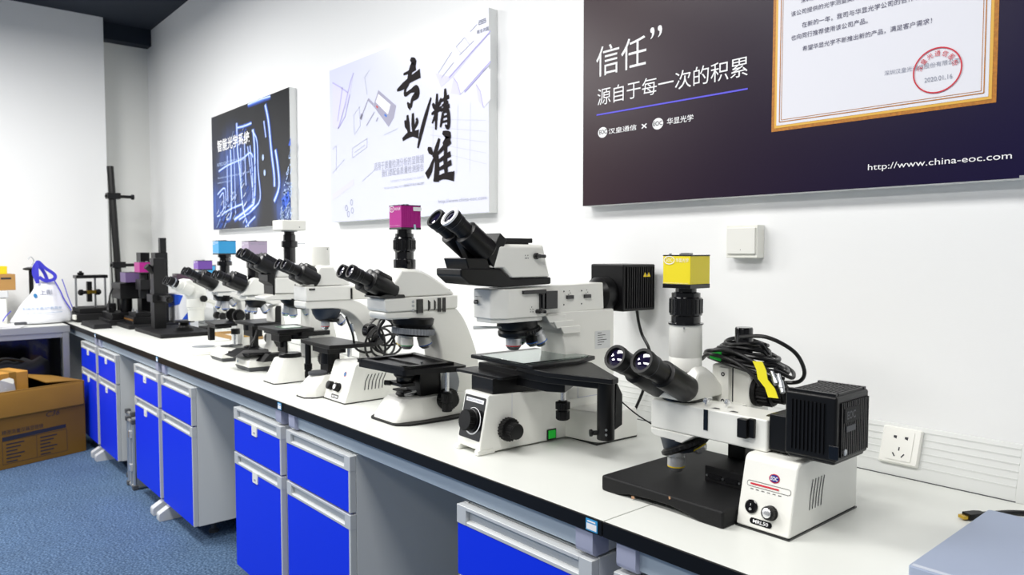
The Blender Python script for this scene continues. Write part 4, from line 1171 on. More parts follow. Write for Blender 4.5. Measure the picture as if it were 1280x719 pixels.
# arched limb
L = [(.105, .06), (.110, .15), (.150, .165), (.185, .195), (.180, .245), (.150, .283), (.10, .303), (-.05, .307), (-.052, .330), (.205, .330), (.232, .30), (.262, .25), (.290, .18), (.302, .10), (.305, .02), (.2, .02)]
L = [(.158, .060), (.150, .12), (.146, .20), (.128, .262), (.10, .292), (.06, .305), (-.045, .309), (-.05, .318), (-.05, .331), (.208, .331), (.236, .298), (.264, .245), (.290, .175), (.302, .10), (.306, .02), (.20, .02)]
LL = spl(L[:7], 4)[:-1] + L[6:10] + spl(L[9:15], 4)[1:] + L[15:]
a = MB(WHITE).prism(LL, -.048, .048).obj('limb', t, bev=.01, seg=4, ang=30)
MB(GREYM).prism(spl([(.152, .062), (.150, .12), (.17, .16), (.2, .14), (.215, .10), (.205, .065)], 3), .047, .0498).obj('focus_side_plate', a, bev=.001)
MB(GREYM).prism([(.262, .012), (.278, .14), (.296, .15), (.32, .012)], -.03, .046).obj('rear_power_block', t, bev=.003)
i = MB(WHITE).prism(fillet([(-.052, .331), (.208, .331), (.209, .372), (-.054, .372)], [.012, .004, .004, .006]), -.052, .052).obj('illuminator_body', t, bev=.005, seg=3)
h = tri_head(t, [(-.050, .3735), (-.045, .40), (-.015, .435), (.0, .458), (.053, .4575), (.085, .450), (.118, .434), (.165, .406), (.198, .383), (.206, .3735)], .05)
mb = MB(GLOSSB)
mb.box(.0515, .056, .054, .077, .323, .365); mb.prism([(.096, .328), (.104, .335), (.104, .355), (.096, .362)], .0515, .055); mb.prism([(.118, .328), (.124, .335), (.124, .355), (.118, .362)], .0515, .055)
mb.box(.0515, .0545, .131, .144, .323, .366); mb.box(.0515, .0545, .149, .161, .322, .366)
mb.obj('filter_sliders', i, bev=.001)
mb = MB(STEEL)
for z_ in (.334, .346, .358): mb.lathe([(.0045, 0), (.0045, .001), (.002, .001)], (.052, .043, z_), (1, 0, 0), 14)
mb.obj('centring_screws', i)
mb = MB(GLOSSB).prism([(-.07, .374), (-.07, .379), (-.052, .383), (.012, .381), (.016, .372), (-.05, .371)], -.035, .054); mb.obj('head_clamp', t, bev=.001)
mb = MB(RED); disc(mb, (.098, .397), .0035, .0042, SX(.0466)); mb.obj('red_dot', h, sm=0)
mb = MB(INKG); flat(mb, [(.094, .387), (.118, .386), (.118, .3885), (.094, .3895)], SX(.0466)); flat(mb, [(.125, .386), (.165, .385), (.165, .388), (.125, .389)], SX(.0466)); mb.use(INK); strip(mb, [(.170, .389), (.173, .384), (.181, .384), (.184, .389), (.170, .389)], SX(.0466), .0014); mb.obj('model_lettering', h, sm=0)
binocular(t, (-.151, .453), (-.008, .386), .054, .0205, .030, .44)
MB(GLOSSB).lathe([(.034, 0), (.034, .003), (.0325, .004), (.0325, .05), (.028, .052), (.028, .058), (.0325, .06), (.0325, .09), (.025, .095), (.025, .112)], (.0435, .0, .0)).obj('spare', t) if False else None
cam = camera(t, (.012, .043, .572), .066, .068, .072, MAGENTA)
mb = MB(WPRINT); flat(mb, fillet([(.049, .627), (.082 - .004, .627), (.078, .6385), (.049, .6385)], .002), SX(.0472)); mb.obj('white_label', cam, sm=0)
mb = MB(mat('pale_blue_tab', '#bcd6e6', .5)); flat(mb, [(.052, .571), (.059, .571), (.057, .587), (.05, .587)], SX(.0476)); mb.obj('dangling_tab', cam, sm=0)
lens_barrel(cam, (.008, .043, .455), [(.033, 0), (.033, .004), (.0335, .006), (.0335, .028), (.028, .03), (.028, .05), (.032, .054), (.032, .09), (.028, .095), (.028, .105), (.022, .106), (.022, .118)], (.0338, .058, .028))
n = MB(BLACK).lathe([(.046, 0), (.063, .018), (.065, .034), (.06, .038)], (0, .077, .27), (0, .04, 1), 40)
n.use(GREYM).knurl((0, .077, .256), (0, .10, 1), .066, .017, 40, .05)
n.use(BLACK).lathe([(.05, 0), (.055, .01)], (0, .075, .25), (0, .1, 1), 30)
n = n.obj('nosepiece', t)
WOBJ = WHITE
objective(n, (0, .054, .2105), (.0, .03, 1), .0195, .046, GRNR, WOBJ)
objective(n, (.015, .115, .2115), (-.05, -.28, 1), .021, .052, BLUR, WOBJ)
objective(n, (-.045, .065, .212), (.35, 0, 1), .0185, .045, YELR, WOBJ)
MB(CABLE).tube(spl([(-.03, -.01, .24), (-.04, -.02, .27), (-.04, .0, .30)], 5), .005).obj('short_lead', t)
s = MB(BLACK)
zt = .182
s.prism(fillet([(-.098, -.06), (.137, -.045), (.165, .05), (.192, .142), (.05, .157), (-.10, .148)], [.01, .012, .02, .015, .01, .01], 4), .158, .174, 'z')
ro = [(-.098, -.06), (.137, -.045), (.15, .12), (-.10, .148)]
for (p, q_) in zip(ro, ro[1:] + ro[:1]):
    p, q_ = Vector(p), Vector(q_); d_ = (q_ - p).normalized(); n_ = Vector((-d_.y, d_.x)) * .02
    s.prism([tuple(p), tuple(q_), tuple(q_ + n_), tuple(p + n_)], .172, zt, 'z')
s.box(-.07, .11, .03, .045, .173, .179)
s = s.obj('stage', t, bev=.002)
MB(STEEL).lathe([(.004, 0), (.004, .006), (.002, .007)], (.10, .04, .179), (0, 0, 1), 10).obj('slide_clip', s)
c = MB(BLACK).lathe([(.03, 0), (.035, .006), (.035, .03), (.03, .034)], (0, .047, .128))
c.lathe([(.02, 0), (.027, .01), (.027, .03)], (0, .047, .105))
c.prism([(-.055, .015), (.03, .015), (.035, .06), (-.04, .065)], .102, .112, 'z')
c.cyl((-.03, .015, .108), (-.8, -.6, 0), .008, .02, 14)
c.obj('condenser', t, bev=.001)
c = MB(BLACK)
c.box(-.04, .04, .075, .15, .055, .16)
c.lathe([(.012, 0), (.02, .006), (.014, .018), (.02, .022)], (0, .035, .07))
c.prism([(-.03, .02), (.03, .02), (.035, .05), (-.03, .05)], .085, .091, 'z')
c.obj('stage_bracket', t, bev=.002)
mb = MB(CHROME).tube([(.02, .03, .078), (.03, .05, .085), (.028, .07, .085)], .004); mb.cyl((0, .055, .0705), (0, 0, 1), .022, .004); mb.obj('field_lens_ring', t)
for sx in (-1, 1):
    knob(t, 'focus_knob', (sx * .07, .146, .058), (sx, 0, 0), [(.033, .006, False), (.034, .018, True), (.024, .004, False), (.022, .015, True)], BLACK, 30)
MB(CHROME).cyl((.115, .120, .085), (0, 0, 1), .0065, .075, 16).obj('stage_rod', t)
knob(t, 'stage_drive_knob', (.115, .120, .09), (0, 0, -1), [(.012, .006, False), (.018, .024, True), (.013, .004, False), (.015, .026, True)], BLACK)
MB(GREYD).box(.0485, .0492, .03, .045, .069, .0695).obj('base_mark', t) if False else None

# ================================================================== arched microscope with bare white phototube
t = thing('microscope', 'white arched microscope with a bare white phototube and black cables looped inside its arm', 'microscope', (-2.395, -.62, .78), 0, 'microscopes on the bench')
b = MB(WHITE)
oc = lambda s_, y0, y1: fillet([(-.03 * s_, y0), (.03 * s_, y0), (.054 * s_, y0 + .03), (.054 * s_, y1), (-.062 * s_, y1), (-.062 * s_, y0 + .03)], .014, 4)
b.loft([(0, oc(1, -.045, .26)), (.03, oc(.99, -.042, .26)), (.055, oc(.85, -.018, .262)), (.074, oc(.72, .0, .264))], 'z')
b.obj('foot', t, bev=.002)
MB(RUBBER).prism(oc(1.02, -.047, .262), -.0, .004, 'z').obj('foot_rim', t)
MB(GREYD).lathe([(.032, 0), (.034, .002), (.034, .009), (.028, .0115)], (0, .022, .074)).obj('field_lens', t)
L1 = spl([(.150, .06), (.205, .10), (.205, .16), (.19, .215), (.16, .262), (.115, .295), (.06, .307), (-.038, .310)], 4)
L2 = [(-.044, .316), (-.044, .336), (.134, .337)] + spl([(.135, .337), (.185, .314), (.235, .275), (.262, .215), (.28, .13), (.285, .05), (.285, .0)], 4)
a = MB(WHITE).prism(L1 + L2 + [(.15, .0)], -.046, .046).obj('limb', t, bev=.008, seg=3, ang=30)
i = MB(WHITE).prism(fillet([(-.043, .337), (.134, .335), (.134, .385), (-.043, .387)], .004), -.05, .05).obj('illuminator_body', t, bev=.005)
i2 = MB(IVORY).box(-.044, .044, .136, .26, .335, .384).obj('rear_illuminator', t, bev=.004)
mb = MB(GLOSSB); mb.box(.0495, .052, .125, .132, .338, .377); mb.box(.0495, .0515, -.032, -.01, .374, .380); mb.obj('slot_marks', i)
text(t, 'model_lettering', 'NJF-120A', (.205, .25, .255, .262), INK, SX(.0466))
h = tri_head(t, [(-.03, .3885), (-.012, .41), (.006, .452), (.012, .460), (.066, .460), (.07, .445), (.128, .398), (.135, .3885)], .046)
MB(IVORY).lathe([(.031, 0), (.031, .066), (.029, .067)], (.006, .035, .457)).obj('phototube', t)
MB(INK).lathe([(.0022, 0), (.0022, .002)], (.034, .045, .515), (.9, .35, 0), 8).obj('tube_set_screw', t)
binocular(t, (-.111, .466), (.008, .406), .052, .0195, .029, .46)
n = MB(NAVYP).lathe([(.036, 0), (.048, .02), (.052, .038)], (0, .056, .268), (0, 0, 1), 36)
n.use(BLACK).lathe([(.03, 0), (.042, .006), (.042, .014)], (0, .062, .258), (0, .12, 1), 36)
n = n.obj('nosepiece', t)
objective(n, (0, .052, .2305), (0, 0, 1), .0155, .034, REDR)
objective(n, (.02, .112, .246), (-.1, -.7, 1), .016, .036, BLUR)
s = MB(BLACK)
s.prism([(-.135, .02), (.105, .013), (.122, .10), (.13, .184), (.115, .186), (.09, .15), (-.14, .15)], .172, .186, 'z')
s.box(-.06, .06, .03, .1, .15, .174)
s.obj('stage', t, bev=.002)
c = MB(BLACK).box(-.03, .03, .045, .092, .08, .155); c.cyl((0, .068, .11), (0, 0, 1), .034, .042); c.obj('condenser', t, bev=.002)
MB(CHROME).cyl((.085, .10, .138), (0, 0, 1), .0075, .036).obj('stage_rod', t)
MB(BLACK).cyl((-.095, .03, .065), (0, 0, 1), .011, .109).obj('drive_stem', t)
knob(t, 'stage_drive_knob', (-.095, .03, .10), (0, 0, -1), [(.014, .022, True), (.011, .005, False), (.013, .024, True)], BLACK)
for sx in (-1,):
    knob(t, 'focus_knob', (sx * .055, .09, .118), (sx, 0, 0), [(.032, .008, False), (.033, .014, True), (.022, .016, True)], BLACK, 28)
t8 = t
# separate coil of leads in the arch
t = thing('cable_bundle', 'black leads bundled inside the arch of the bare-phototube microscope', 'cable', (-2.335, -.47, .78), 0)
mb = MB(CABLE); random.seed(5)
for k in range(6):
    cy = .07 + random.uniform(-.03, .04); cz = .185 + random.uniform(-.02, .035); ry = .05 + random.uniform(-.018, .012); rz_ = .05 + random.uniform(-.018, .015)
    x_ = .02 + k * .008
    mb.tube(spl([(x_ + .008 * math.sin(2 * a_ + k), cy + ry * math.cos(a_), cz + rz_ * math.sin(a_)) for a_ in [2 * PI * j / 10 for j in range(10)]], 5, True), .0042, 7, True)
mb.tube(spl([(.02, -.06, .28), (.03, -.04, .22), (.03, -.03, .17), (.035, 0, .15), (.04, .03, .15)], 5), .0042, 7)
mb.tube(spl([(.03, .06, .17), (.02, .10, .12), (.015, .12, .06), (.02, .15, .012), (.03, .19, .006)], 5), .0042, 7)
mb.obj('cable', t)
mb = MB(GLOSSB).cyl((.02, .025, .225), (1, .1, 0), .026, .03); mb.cyl((.02, .06, .19), (1, 0, .1), .022, .026); mb.obj('plug', t, bev=.003)
mb = MB(STEEL).cyl((.03, -.045, .255), (0, .3, -1), .006, .03); mb.obj('metal_ferrule', t)

# power supply box beside it
t = thing('power_supply', 'white wedge-fronted power supply box with slanted vent slots and two black knobs', 'power supply', (-2.333, -.61, .78), 0)
P = fillet([(.0, .003), (.044, .127), (.05, .131), (.22, .124), (.22, .003)], [0, .012, .01, .006, 0], 4)
b = MB(WHITE).prism(P, .0, .152).obj('housing', t, bev=.003, seg=3)
MB(GLOSSB).prism([(-.001, 0), (-.001, .003), (.22, .003), (.22, 0)], -.0005, .1525).obj('foot_rim', t)
hx, vx = (1, 0, 0), (0, .044, .124)
fp = lambda off: plane((0, 0, .003), hx, vx, off)
nf = Vector(hx).cross(Vector(vx).normalized())
badge(b, (.10, .095), .009, .009, fp(.0006), BADGER, BADGE, f2_=fp(.001))
for h_ in (.035, .085): knob(b, 'control_knob', fp(0)(h_, .046), nf, [(.0155, .004, False), (.0145, .012, True), (.013, .002, False)], BLACK)
MB(CHROME).cyl(fp(0)(.085, .046), nf, .009, .0195).obj('knob_cap', b)
mb = MB(GLOSSB); flat(mb, fillet([(.05, .008), (.10, .008), (.10, .021), (.05, .021)], .003), fp(.0006)); mb.use(WPRINT); flat(mb, [(.055, .0115), (.095, .0115), (.095, .0175), (.055, .0175)], fp(.001)); mb.obj('name_plate', b, sm=0)
text(b, 'name_letters', 'NJF-1', (.058, .092, .0122, .0168), INK, fp(.0014), bold=.02)
mb = MB(INK)
for k in range(6):
    y0 = .075 + k * .0135
    strip(mb, [(y0, .040), (y0 + .004, .068), (y0 + .016, .092)], SX(.1526), .0034)
mb.obj('vent_slots', b, sm=0)
# ================================================================== three more compound microscopes along the row
def plain_scope(name_label, loc, spec):
    t = thing('microscope', name_label, 'microscope', loc, 0, 'microscopes on the bench')
    return t

# -- with small white camera on black tube
t = plain_scope('white microscope with flat white camera on a black tube and angular lamp base', (-2.74, -.635, .78), None)
tz = lambda s_, y0, y1: fillet([(-.05 * s_, y0), (.05 * s_, y0), (.056 * s_, y0 + .03), (.056 * s_, y1), (-.056 * s_, y1), (-.056 * s_, y0 + .03)], .012, 4)
b = MB(WHITE)
b.loft([(.002, tz(1.05, .0, .135)), (.012, tz(1.03, .003, .135)), (.088, tz(.8, .035, .132)), (.094, tz(.76, .04, .13))], 'z')
b.prism(fillet([(-.06, .12), (.06, .12), (.07, .29), (-.07, .29)], .008), .002, .09, 'z')
b.obj('lamp_base', t, bev=.003)
MB(RUBBER).prism(tz(1.07, -.002, .136), 0, .003, 'z').obj('foot_rim', t)
MB(BLACK).lathe([(.04, 0), (.043, .003), (.043, .014), (.038, .018)], (0, .088, .092)).obj('field_lens', t)
c = MB(WHITE).prism([(.135, .05), (.150, .10), (.152, .28), (.15, .33), (.23, .33), (.27, .15), (.285, .05)], -.045, .045).obj('limb', t, bev=.006, seg=3)
a = MB(WHITE)
a.prism([(.008, .345), (-.034, .334), (-.03, .322), (.05, .322), (.155, .318), (.23, .318), (.23, .345)], -.045, .045)
a.prism([(.012, .347), (.18, .345), (.18, .405), (.013, .407)], -.05, .05)
a.obj('illuminator_body', t, bev=.004, seg=3)
mb = MB(INK)
for y_, z_ in ((.09, .378), (.097, .374), (.09, .372), (.12, .372)): disc(mb, (y_, z_), .0028, .0028, SX(.0506), 10)
mb.obj('body_marks', t, sm=0)
h = tri_head(t, [(.013, .4085), (.02, .43), (.035, .452), (.06, .455), (.14, .455), (.17, .43), (.18, .4085)], .048)
mb = MB(BLACK).prism([(-.016, .42), (-.016, .392), (.004, .38), (.004, .338), (.012, .338), (.012, .43)], -.045, .045); mb.obj('black_neck', t, bev=.003)
binocular(t, (-.099, .504), (.016, .438), .05, .0195, .030, .46)
cam = MB(IVORY).box(-.048, .048, .044, .14, .588, .628).obj('camera', t, bev=.004, seg=3)
MB(GLOSSB).lathe([(.023, 0), (.023, .06), (.031, .062), (.031, .085), (.0235, .088), (.0235, .11), (.02, .112), (.02, .128)], (0, .092, .462)).obj('camera_tube', t)
MB(STEEL).cyl((.02, .115, .538), (.5, .86, 0), .0022, .03, 10).obj('tube_set_screw', t)
mb = MB(INK); disc(mb, (.112, .601), .002, .002, SX(.0486), 10); mb.obj('camera_mark', cam, sm=0)
MB(GREYM).cyl((0, .092, .5845), (0, 0, 1), .03, .004).obj('camera_ring', cam)
n = MB(BLACK).lathe([(.03, 0), (.05, .016), (.056, .032)], (0, .108, .292), (0, .04, 1), 32)
n.lathe([(.03, -.004), (.046, .002), (.046, .012)], (0, .112, .287), (0, .2, 1), 32)
n = n.obj('nosepiece', t)
objective(n, (0, .104, .246), (0, -.05, 1), .0165, .046, BLUR)
objective(n, (.015, .166, .254), (-.05, -.55, 1), .0185, .05, BLUR)
objective(n, (-.02, .078, .254), (.2, .15, 1), .015, .042, BLUR)
s = MB(BLACK)
s.prism(fillet([(-.13, .01), (.074, .008), (.082, .153), (-.12, .172)], .006), .196, .210, 'z')
s.box(-.09, .06, .02, .13, .186, .197)
s.box(.05, .08, .10, .22, .178, .196)
s = s.obj('stage', t, bev=.002)
MB(mat('green_glass_slide', '#b9d8c4', .1, trans=.5)).box(-.05, .035, .05, .125, .2102, .2125).obj('glass_slide', s)
c = MB(BLACK).box(-.045, .035, .03, .08, .158, .19); c.box(-.025, .02, .04, .065, .135, .16); c.cyl((.0, .12, .165), (0, 0, 1), .045, .025); c.obj('condenser', t, bev=.003)
MB(BLACK).box(-.03, .045, .05, .06, .115, .16).obj('lamp_shutter', t, bev=.002)
for sx in (-1, 1): knob(t, 'focus_knob', (sx * .05, .205, .128), (sx, 0, 0), [(.03, .008, False), (.031, .014, True), (.02, .014, True)], BLACK)
MB(BLACK).box(-.02, .07, .13, .16, .005, .03).obj('power_inlet', t, bev=.002)

# -- with lilac camera
t = plain_scope('white microscope with lilac camera and a hexagonal front base', (-3.14, -.60, .78), None)
hxb = lambda s_, o=0: [(-.105 * s_, .075), (-.045 * s_, .0 + o), (.105 * s_, .0 + o), (.118 * s_, .11), (.1 * s_, .26), (-.1 * s_, .26)]
b = MB(GREYD).loft([(0, hxb(.93, .008)), (.018, hxb(1))], 'z'); b.obj('base_skirt', t, bev=.001)
b = MB(WHITE).loft([(.018, hxb(1.0)), (.046, hxb(.98, .004)), (.064, hxb(.74, .03))], 'z').obj('base', t, bev=.004)
mb = MB(BADGE); disc(mb, (-.02, .033), .005, .006, F(.0012)); mb.obj('badge', t, sm=0)
MB(BLACK).prism([(-.045, -.03), (-.03, .10), (.11, .10), (.11, .0)], .068, .078, 'z').loft([(.062, [(-.05, -.045), (.06, -.045), (.11, .09), (-.05, .09)]), (.09, [(-.03, .0), (.05, .0), (.10, .09), (-.03, .09)])], 'z').obj('wrist_rest', t, bev=.002)
MB(BLACK).loft([(.045, [(.10, .03), (.16, .04), (.16, .17), (.10, .17)]), (.075, [(.10, .07), (.15, .075), (.15, .17), (.10, .17)])], 'z').obj('power_pack', t, bev=.003)
MB(GLOSSB).lathe([(.034, 0), (.034, .006), (.03, .009)], (-.01, .06, .088)).obj('field_lens', t)
c = MB(WHITE).prism([(.11, .06), (.135, .10), (.14, .20), (.138, .262), (.152, .27), (.18, .275), (.215, .06)], -.04, .04).obj('limb', t, bev=.005)
MB(BLACK).prism([(.146, .17), (.148, .262), (.156, .270), (.174, .268), (.174, .17)], -.043, .043).obj('black_side_panel', t, bev=.002)
MB(BLACK).box(-.043, .043, .034, .052, .10, .29).obj('rear_rail', t) if False else None
a = MB(WHITE).prism([(.022, .315), (.02, .303), (.10, .292), (.14, .275), (.18, .28), (.175, .312), (.12, .318)], -.042, .042).obj('arm', t, bev=.004, seg=3)
MB(STEEL).box(-.043, .0435, .026, .09, .313, .316).obj('dovetail_ring', t)
MB(WHITE).prism([(.0, .318), (.022, .352), (.05, .39), (.058, .396), (.12, .380), (.124, .318)], -.042, .042).obj('head', t, bev=.008, seg=3, ang=25)
binocular(t, (-.093, .413), (.022, .363), .05, .019, .030, .43)
cam = camera(t, (0, .076, .490), .082, .082, .062, LILAC, ribs=False)
text(cam, 'camera_side_text', 'EOC camera', (.045, .11, .537, .543), INKG, SX(.0416))
lens_barrel(cam, (0, .076, .375), [(.03, 0), (.03, .06), (.034, .062), (.034, .095), (.026, .097), (.026, .116)])
n = MB(BLACK).lathe([(.028, 0), (.042, .018), (.046, .03)], (0, .076, .264), (0, .06, 1), 32).obj('nosepiece', t)
objective(n, (0, .07, .2345), (0, 0, 1), .0145, .036, BLUR)
objective(n, (.015, .122, .237), (-.05, -.55, 1), .0165, .046, BLUR)
objective(n, (-.02, .045, .238), (.2, .35, 1), .0135, .036, BLUR)
s = MB(BLACK)
s.prism(fillet([(-.145, .038), (.06, .047), (.055, .165), (-.145, .19)], .006), .186, .2, 'z')
s.box(-.06, .04, .045, .09, .14, .188); s.box(-.02, .02, .055, .08, .085, .145)
s.obj('stage', t, bev=.002)
MB(BLACK).cyl((-.03, .07, .165), (0, 0, 1), .035, .022).obj('condenser', t)
MB(CABLE).tube(spl([(.05, .06, .17), (.055, .05, .14), (.058, .03, .11), (.055, .02, .075)], 5), .0042).obj('lamp_lead', t)
for sx in (-1, 1): knob(t, 'focus_knob', (sx * .042, .165, .12), (sx, 0, 0), [(.028, .008, False), (.029, .012, True), (.018, .012, True)], BLACK)

# -- with sky-blue camera
t = plain_scope('white microscope with bright sky-blue camera on a black adapter', (-3.5, -.585, .78), None)
b = MB(GREYD).loft([(0, hxb(.93, .008)), (.016, hxb(1))], 'z'); b.obj('base_skirt', t, bev=.001)
MB(WHITE).loft([(.016, hxb(1.0)), (.036, hxb(.98, .004)), (.058, hxb(.74, .03))], 'z').obj('base', t, bev=.004)
MB(GREYD).lathe([(.03, 0), (.03, .004)], (0, .065, .058)).obj('field_lens', t)
c = MB(WHITE).prism([(.11, .05), (.122, .10), (.122, .25), (.115, .28), (.17, .28), (.20, .05)], -.038, .038).obj('limb', t, bev=.005)
MB(BLACK).prism([(.138, .12), (.14, .262), (.162, .262), (.160, .12)], -.041, .041).obj('black_side_panel', t, bev=.002)
MB(WHITE).prism([(.01, .315), (.012, .300), (.08, .292), (.12, .272), (.16, .28), (.15, .305), (.075, .318)], -.042, .042).obj('arm', t, bev=.004, seg=3)
MB(STEEL).box(-.043, .0435, .006, .075, .3165, .319).obj('dovetail_ring', t)
MB(WHITE).prism([(-.012, .32), (.01, .35), (.022, .371), (.088, .369), (.137, .325), (.137, .32)], -.042, .042).obj('head', t, bev=.008, seg=3, ang=25)
binocular(t, (-.121, .421), (.006, .354), .05, .019, .030, .44)
cam = camera(t, (0, .06, .492), .08, .08, .066, SKYB, ribs=False)
lens_barrel(cam, (0, .06, .360), [(.022, 0), (.022, .08), (.034, .082), (.034, .1), (.022, .104), (.022, .118), (.03, .121), (.03, .133)])
MB(CABLE).tube(spl([(-.03, .10, .54), (-.06, .12, .545), (-.12, .13, .52), (-.15, .14, .46)], 6), .003).obj('camera_lead', t)
n = MB(BLACK).lathe([(.028, 0), (.042, .018), (.046, .028)], (0, .05, .274), (0, .06, 1), 32).obj('nosepiece', t)
objective(n, (0, .06, .225), (0, 0, 1), .018, .052, BLUR)
objective(n, (.01, .104, .247), (-.05, -.8, 1), .0145, .05, BLUR)
objective(n, (-.02, .028, .236), (.2, .2, 1), .013, .045, BLUR)
s = MB(BLACK)
s.prism(fillet([(-.11, -.0), (.12, -.03), (.117, .072), (-.105, .12)], .006), .164, .178, 'z')
s.box(-.09, -.06, .005, .03, .085, .166); s.box(-.06, .05, .0, .07, .15, .166)
s.obj('stage', t, bev=.002)
knob(t, 'focus_knob', (.038, .105, .205), (1, 0, 0), [(.03, .012, True), (.02, .012, True)], BLACK)
knob(t, 'focus_knob', (-.038, .105, .205), (-1, 0, 0), [(.03, .012, True), (.02, .012, True)], BLACK)
mb = MB(CHROME).cyl((.055, .085, .07), (0, 0, 1), .009, .06); mb.use(BLACK).cyl((.055, .085, .12), (0, 0, 1), .02, .025); mb.use(GREYD).lathe([(.03, 0), (.03, .004)], (.055, .085, .066)); mb.obj('drive_rod', t)
MB(TAN).box(.0385, .040, .13, .165, .10, .12).obj('brass_label', t)

# ================================================================== stereo microscope on a white oval base
t = thing('stereo_microscope', 'white stereo microscope with angled white eye tubes on a flat white rounded base', 'microscope', (-3.85, -.59, .78), 0)
MB(WHITE).prism(spl([(-.20, .05), (-.12, -.05), (.02, -.06), (.15, -.01), (.19, .12), (.16, .26), (.0, .32), (-.16, .26)], 5, True), 0, .02, 'z').obj('base_disc', t, bev=.004, seg=3)
MB(GREYM).lathe([(.055, 0), (.055, .002), (.05, .0025)], (-.02, .08, .0195)).obj('stage_plate', t)
MB(GREYW).lathe([(.014, 0), (.014, .36)], (-.02, .24, .018)).obj('column', t)
b = MB(IVORY)
b.lathe([(.036, 0), (.0375, .003), (.039, .055), (.043, .06), (.043, .068), (.046, .07), (.046, .10), (.042, .112), (.05, .125), (.05, .15), (.036, .175)], (0, .042, .158), (0, 0, 1), 36)
b.obj('zoom_body', t, bev=.001)
MB(IVORY).prism([(.02, .30), (-.03, .318), (-.05, .36), (.0, .372), (.05, .335), (.07, .30)], -.05, .05).obj('prism_housing', t, bev=.012, seg=3)
for sx in (-1, 1):
    e = Vector((sx * .033, -.095, .367)); d = Vector((0, .09, -.045)).normalized()
    tb = MB(IVORY).lathe([(.021, .045), (.026, .05), (.026, .07), (.03, .072), (.03, .12)], e, d).obj('eye_tube', t)
    ep = MB(RUBBER).lathe([(.016, .005), (.017, 0), (.022, 0), (.0225, .02), (.02, .022), (.02, .046)], e, d)
    ep.use(STEEL).lathe([(.0232, .024), (.0232, .029)], e, d)
    ep.obj('eyepiece', tb)
    MB(LENS).lathe([(0, .004), (.0165, .006), (0, .008)], e, d).obj('eye_lens', tb)
    MB(RUBBER).lathe([(.013, 0), (.0165, .004), (.0165, .02), (.013, .023)], (sx * .045, .062, .27), (sx, 0, 0)).obj('zoom_knob', t)
    MB(RUBBER).lathe([(.015, 0), (.019, .004), (.019, .02), (.015, .023)], (sx * .03, .16, .175), (sx, 0, 0)).obj('focus_knob', t)
MB(IVORY).prism([(.06, .262), (.12, .24), (.19, .165), (.24, .16), (.24, .21), (.17, .235), (.12, .262), (.08, .272)], -.028, .028).obj('arm', t, bev=.006, seg=3)
MB(IVORY).lathe([(.028, 0), (.028, .08)], (-.02, .24, .14)).obj('focus_sleeve', t)
MB(GREYW).lathe([(.022, 0), (.022, .06)], (0, .08, .35)).obj('phototube', t)
cam = camera(t, (0, .08, .412), .07, .07, .05, VIOLET, ribs=False)

# plain white flat slab lying before it
t = thing('white_board', 'thin white flat board on the bench left of the stereo microscope base', 'board', (-4.27, -.42, .78), 6)
MB(WHITE).prism(fillet([(-.15, -.14), (.15, -.12), (.13, .14), (-.13, .14)], .012, 4), 0, .012, 'z').obj('board', t, bev=.002)

# ================================================================== things behind the row
def stand_cam(label, loc, h, m, w=.06):
    t = thing('digital_microscope', label, 'microscope', loc, 0, 'small camera stands behind the row')
    MB(BLACKT).prism(fillet([(-.08, -.04), (.08, -.04), (.08, .06), (-.08, .06)], .01), 0, .012, 'z').obj('base_plate', t, bev=.002)
    MB(GREYM).lathe([(.011, 0), (.011, h)], (0, .045, .01)).obj('post', t)
    MB(BLACK).box(-.02, .02, .0, .058, h - .14, h - .10).obj('holder', t, bev=.003)
    camera(t, (0, 0, h - .05), w, w, .055, m, ribs=False)
    MB(GLOSSB).lathe([(.012, 0), (.02, .03), (.02, .09), (.024, .1), (.024, h * .32)], (0, 0, h * .63)).obj('zoom_lens', t)
    return t
stand_cam('slim camera stand with cyan camera half hidden behind a black eyepiece', (-4.965, -.118, .78), .41, SKYB, .075)
stand_cam('slim camera stand with dark plum camera behind the stereo microscope', (-5.50, -.113, .78), .345, MAROON, .11)

t = thing('carton', 'white and blue curved-print carton standing behind the stereo microscope', 'box', (-5.25, -.218, .78), 0)
bk = MB(mat('carton_white', '#eef1f6', .5)).box(-.25, .23, 0, .055, 0, .215).obj('carton_body', t, bev=.002)
mb = MB(mat('carton_blue', '#1f56d6', .5))
flat(mb, [(-.249, .214), (.1, .214), (.02, .15), (-.249, .11)], F(-.0008))
flat(mb, spl([(.02, .002), (.09, .06), (.229, .12)], 4) + [(.229, .002)], F(-.0008))
flat(mb, [(.0, .214), (.054, .214), (.054, .16), (.0, .17)], SX(.2308))
mb.obj('blue_print', t, sm=0)
t = thing('wooden_tray', 'shallow white tray with brown wooden edge behind the stereo microscope', 'tray', (-4.33, -.16, .78), 0)
mb = MB(WHITE).box(-.17, .17, -.07, .07, 0, .006); mb.obj('tray_floor', t)
mb = MB(mat('pale_wood', '#a98550', .5, var=.25, vscale=30))
mb.box(-.18, .18, -.08, -.07, 0, .022); mb.box(-.18, .18, .07, .08, 0, .022); mb.box(-.18, -.17, -.07, .07, 0, .022); mb.box(.17, .18, -.07, .07, 0, .022)
mb.obj('wooden_edge', t, bev=.002)

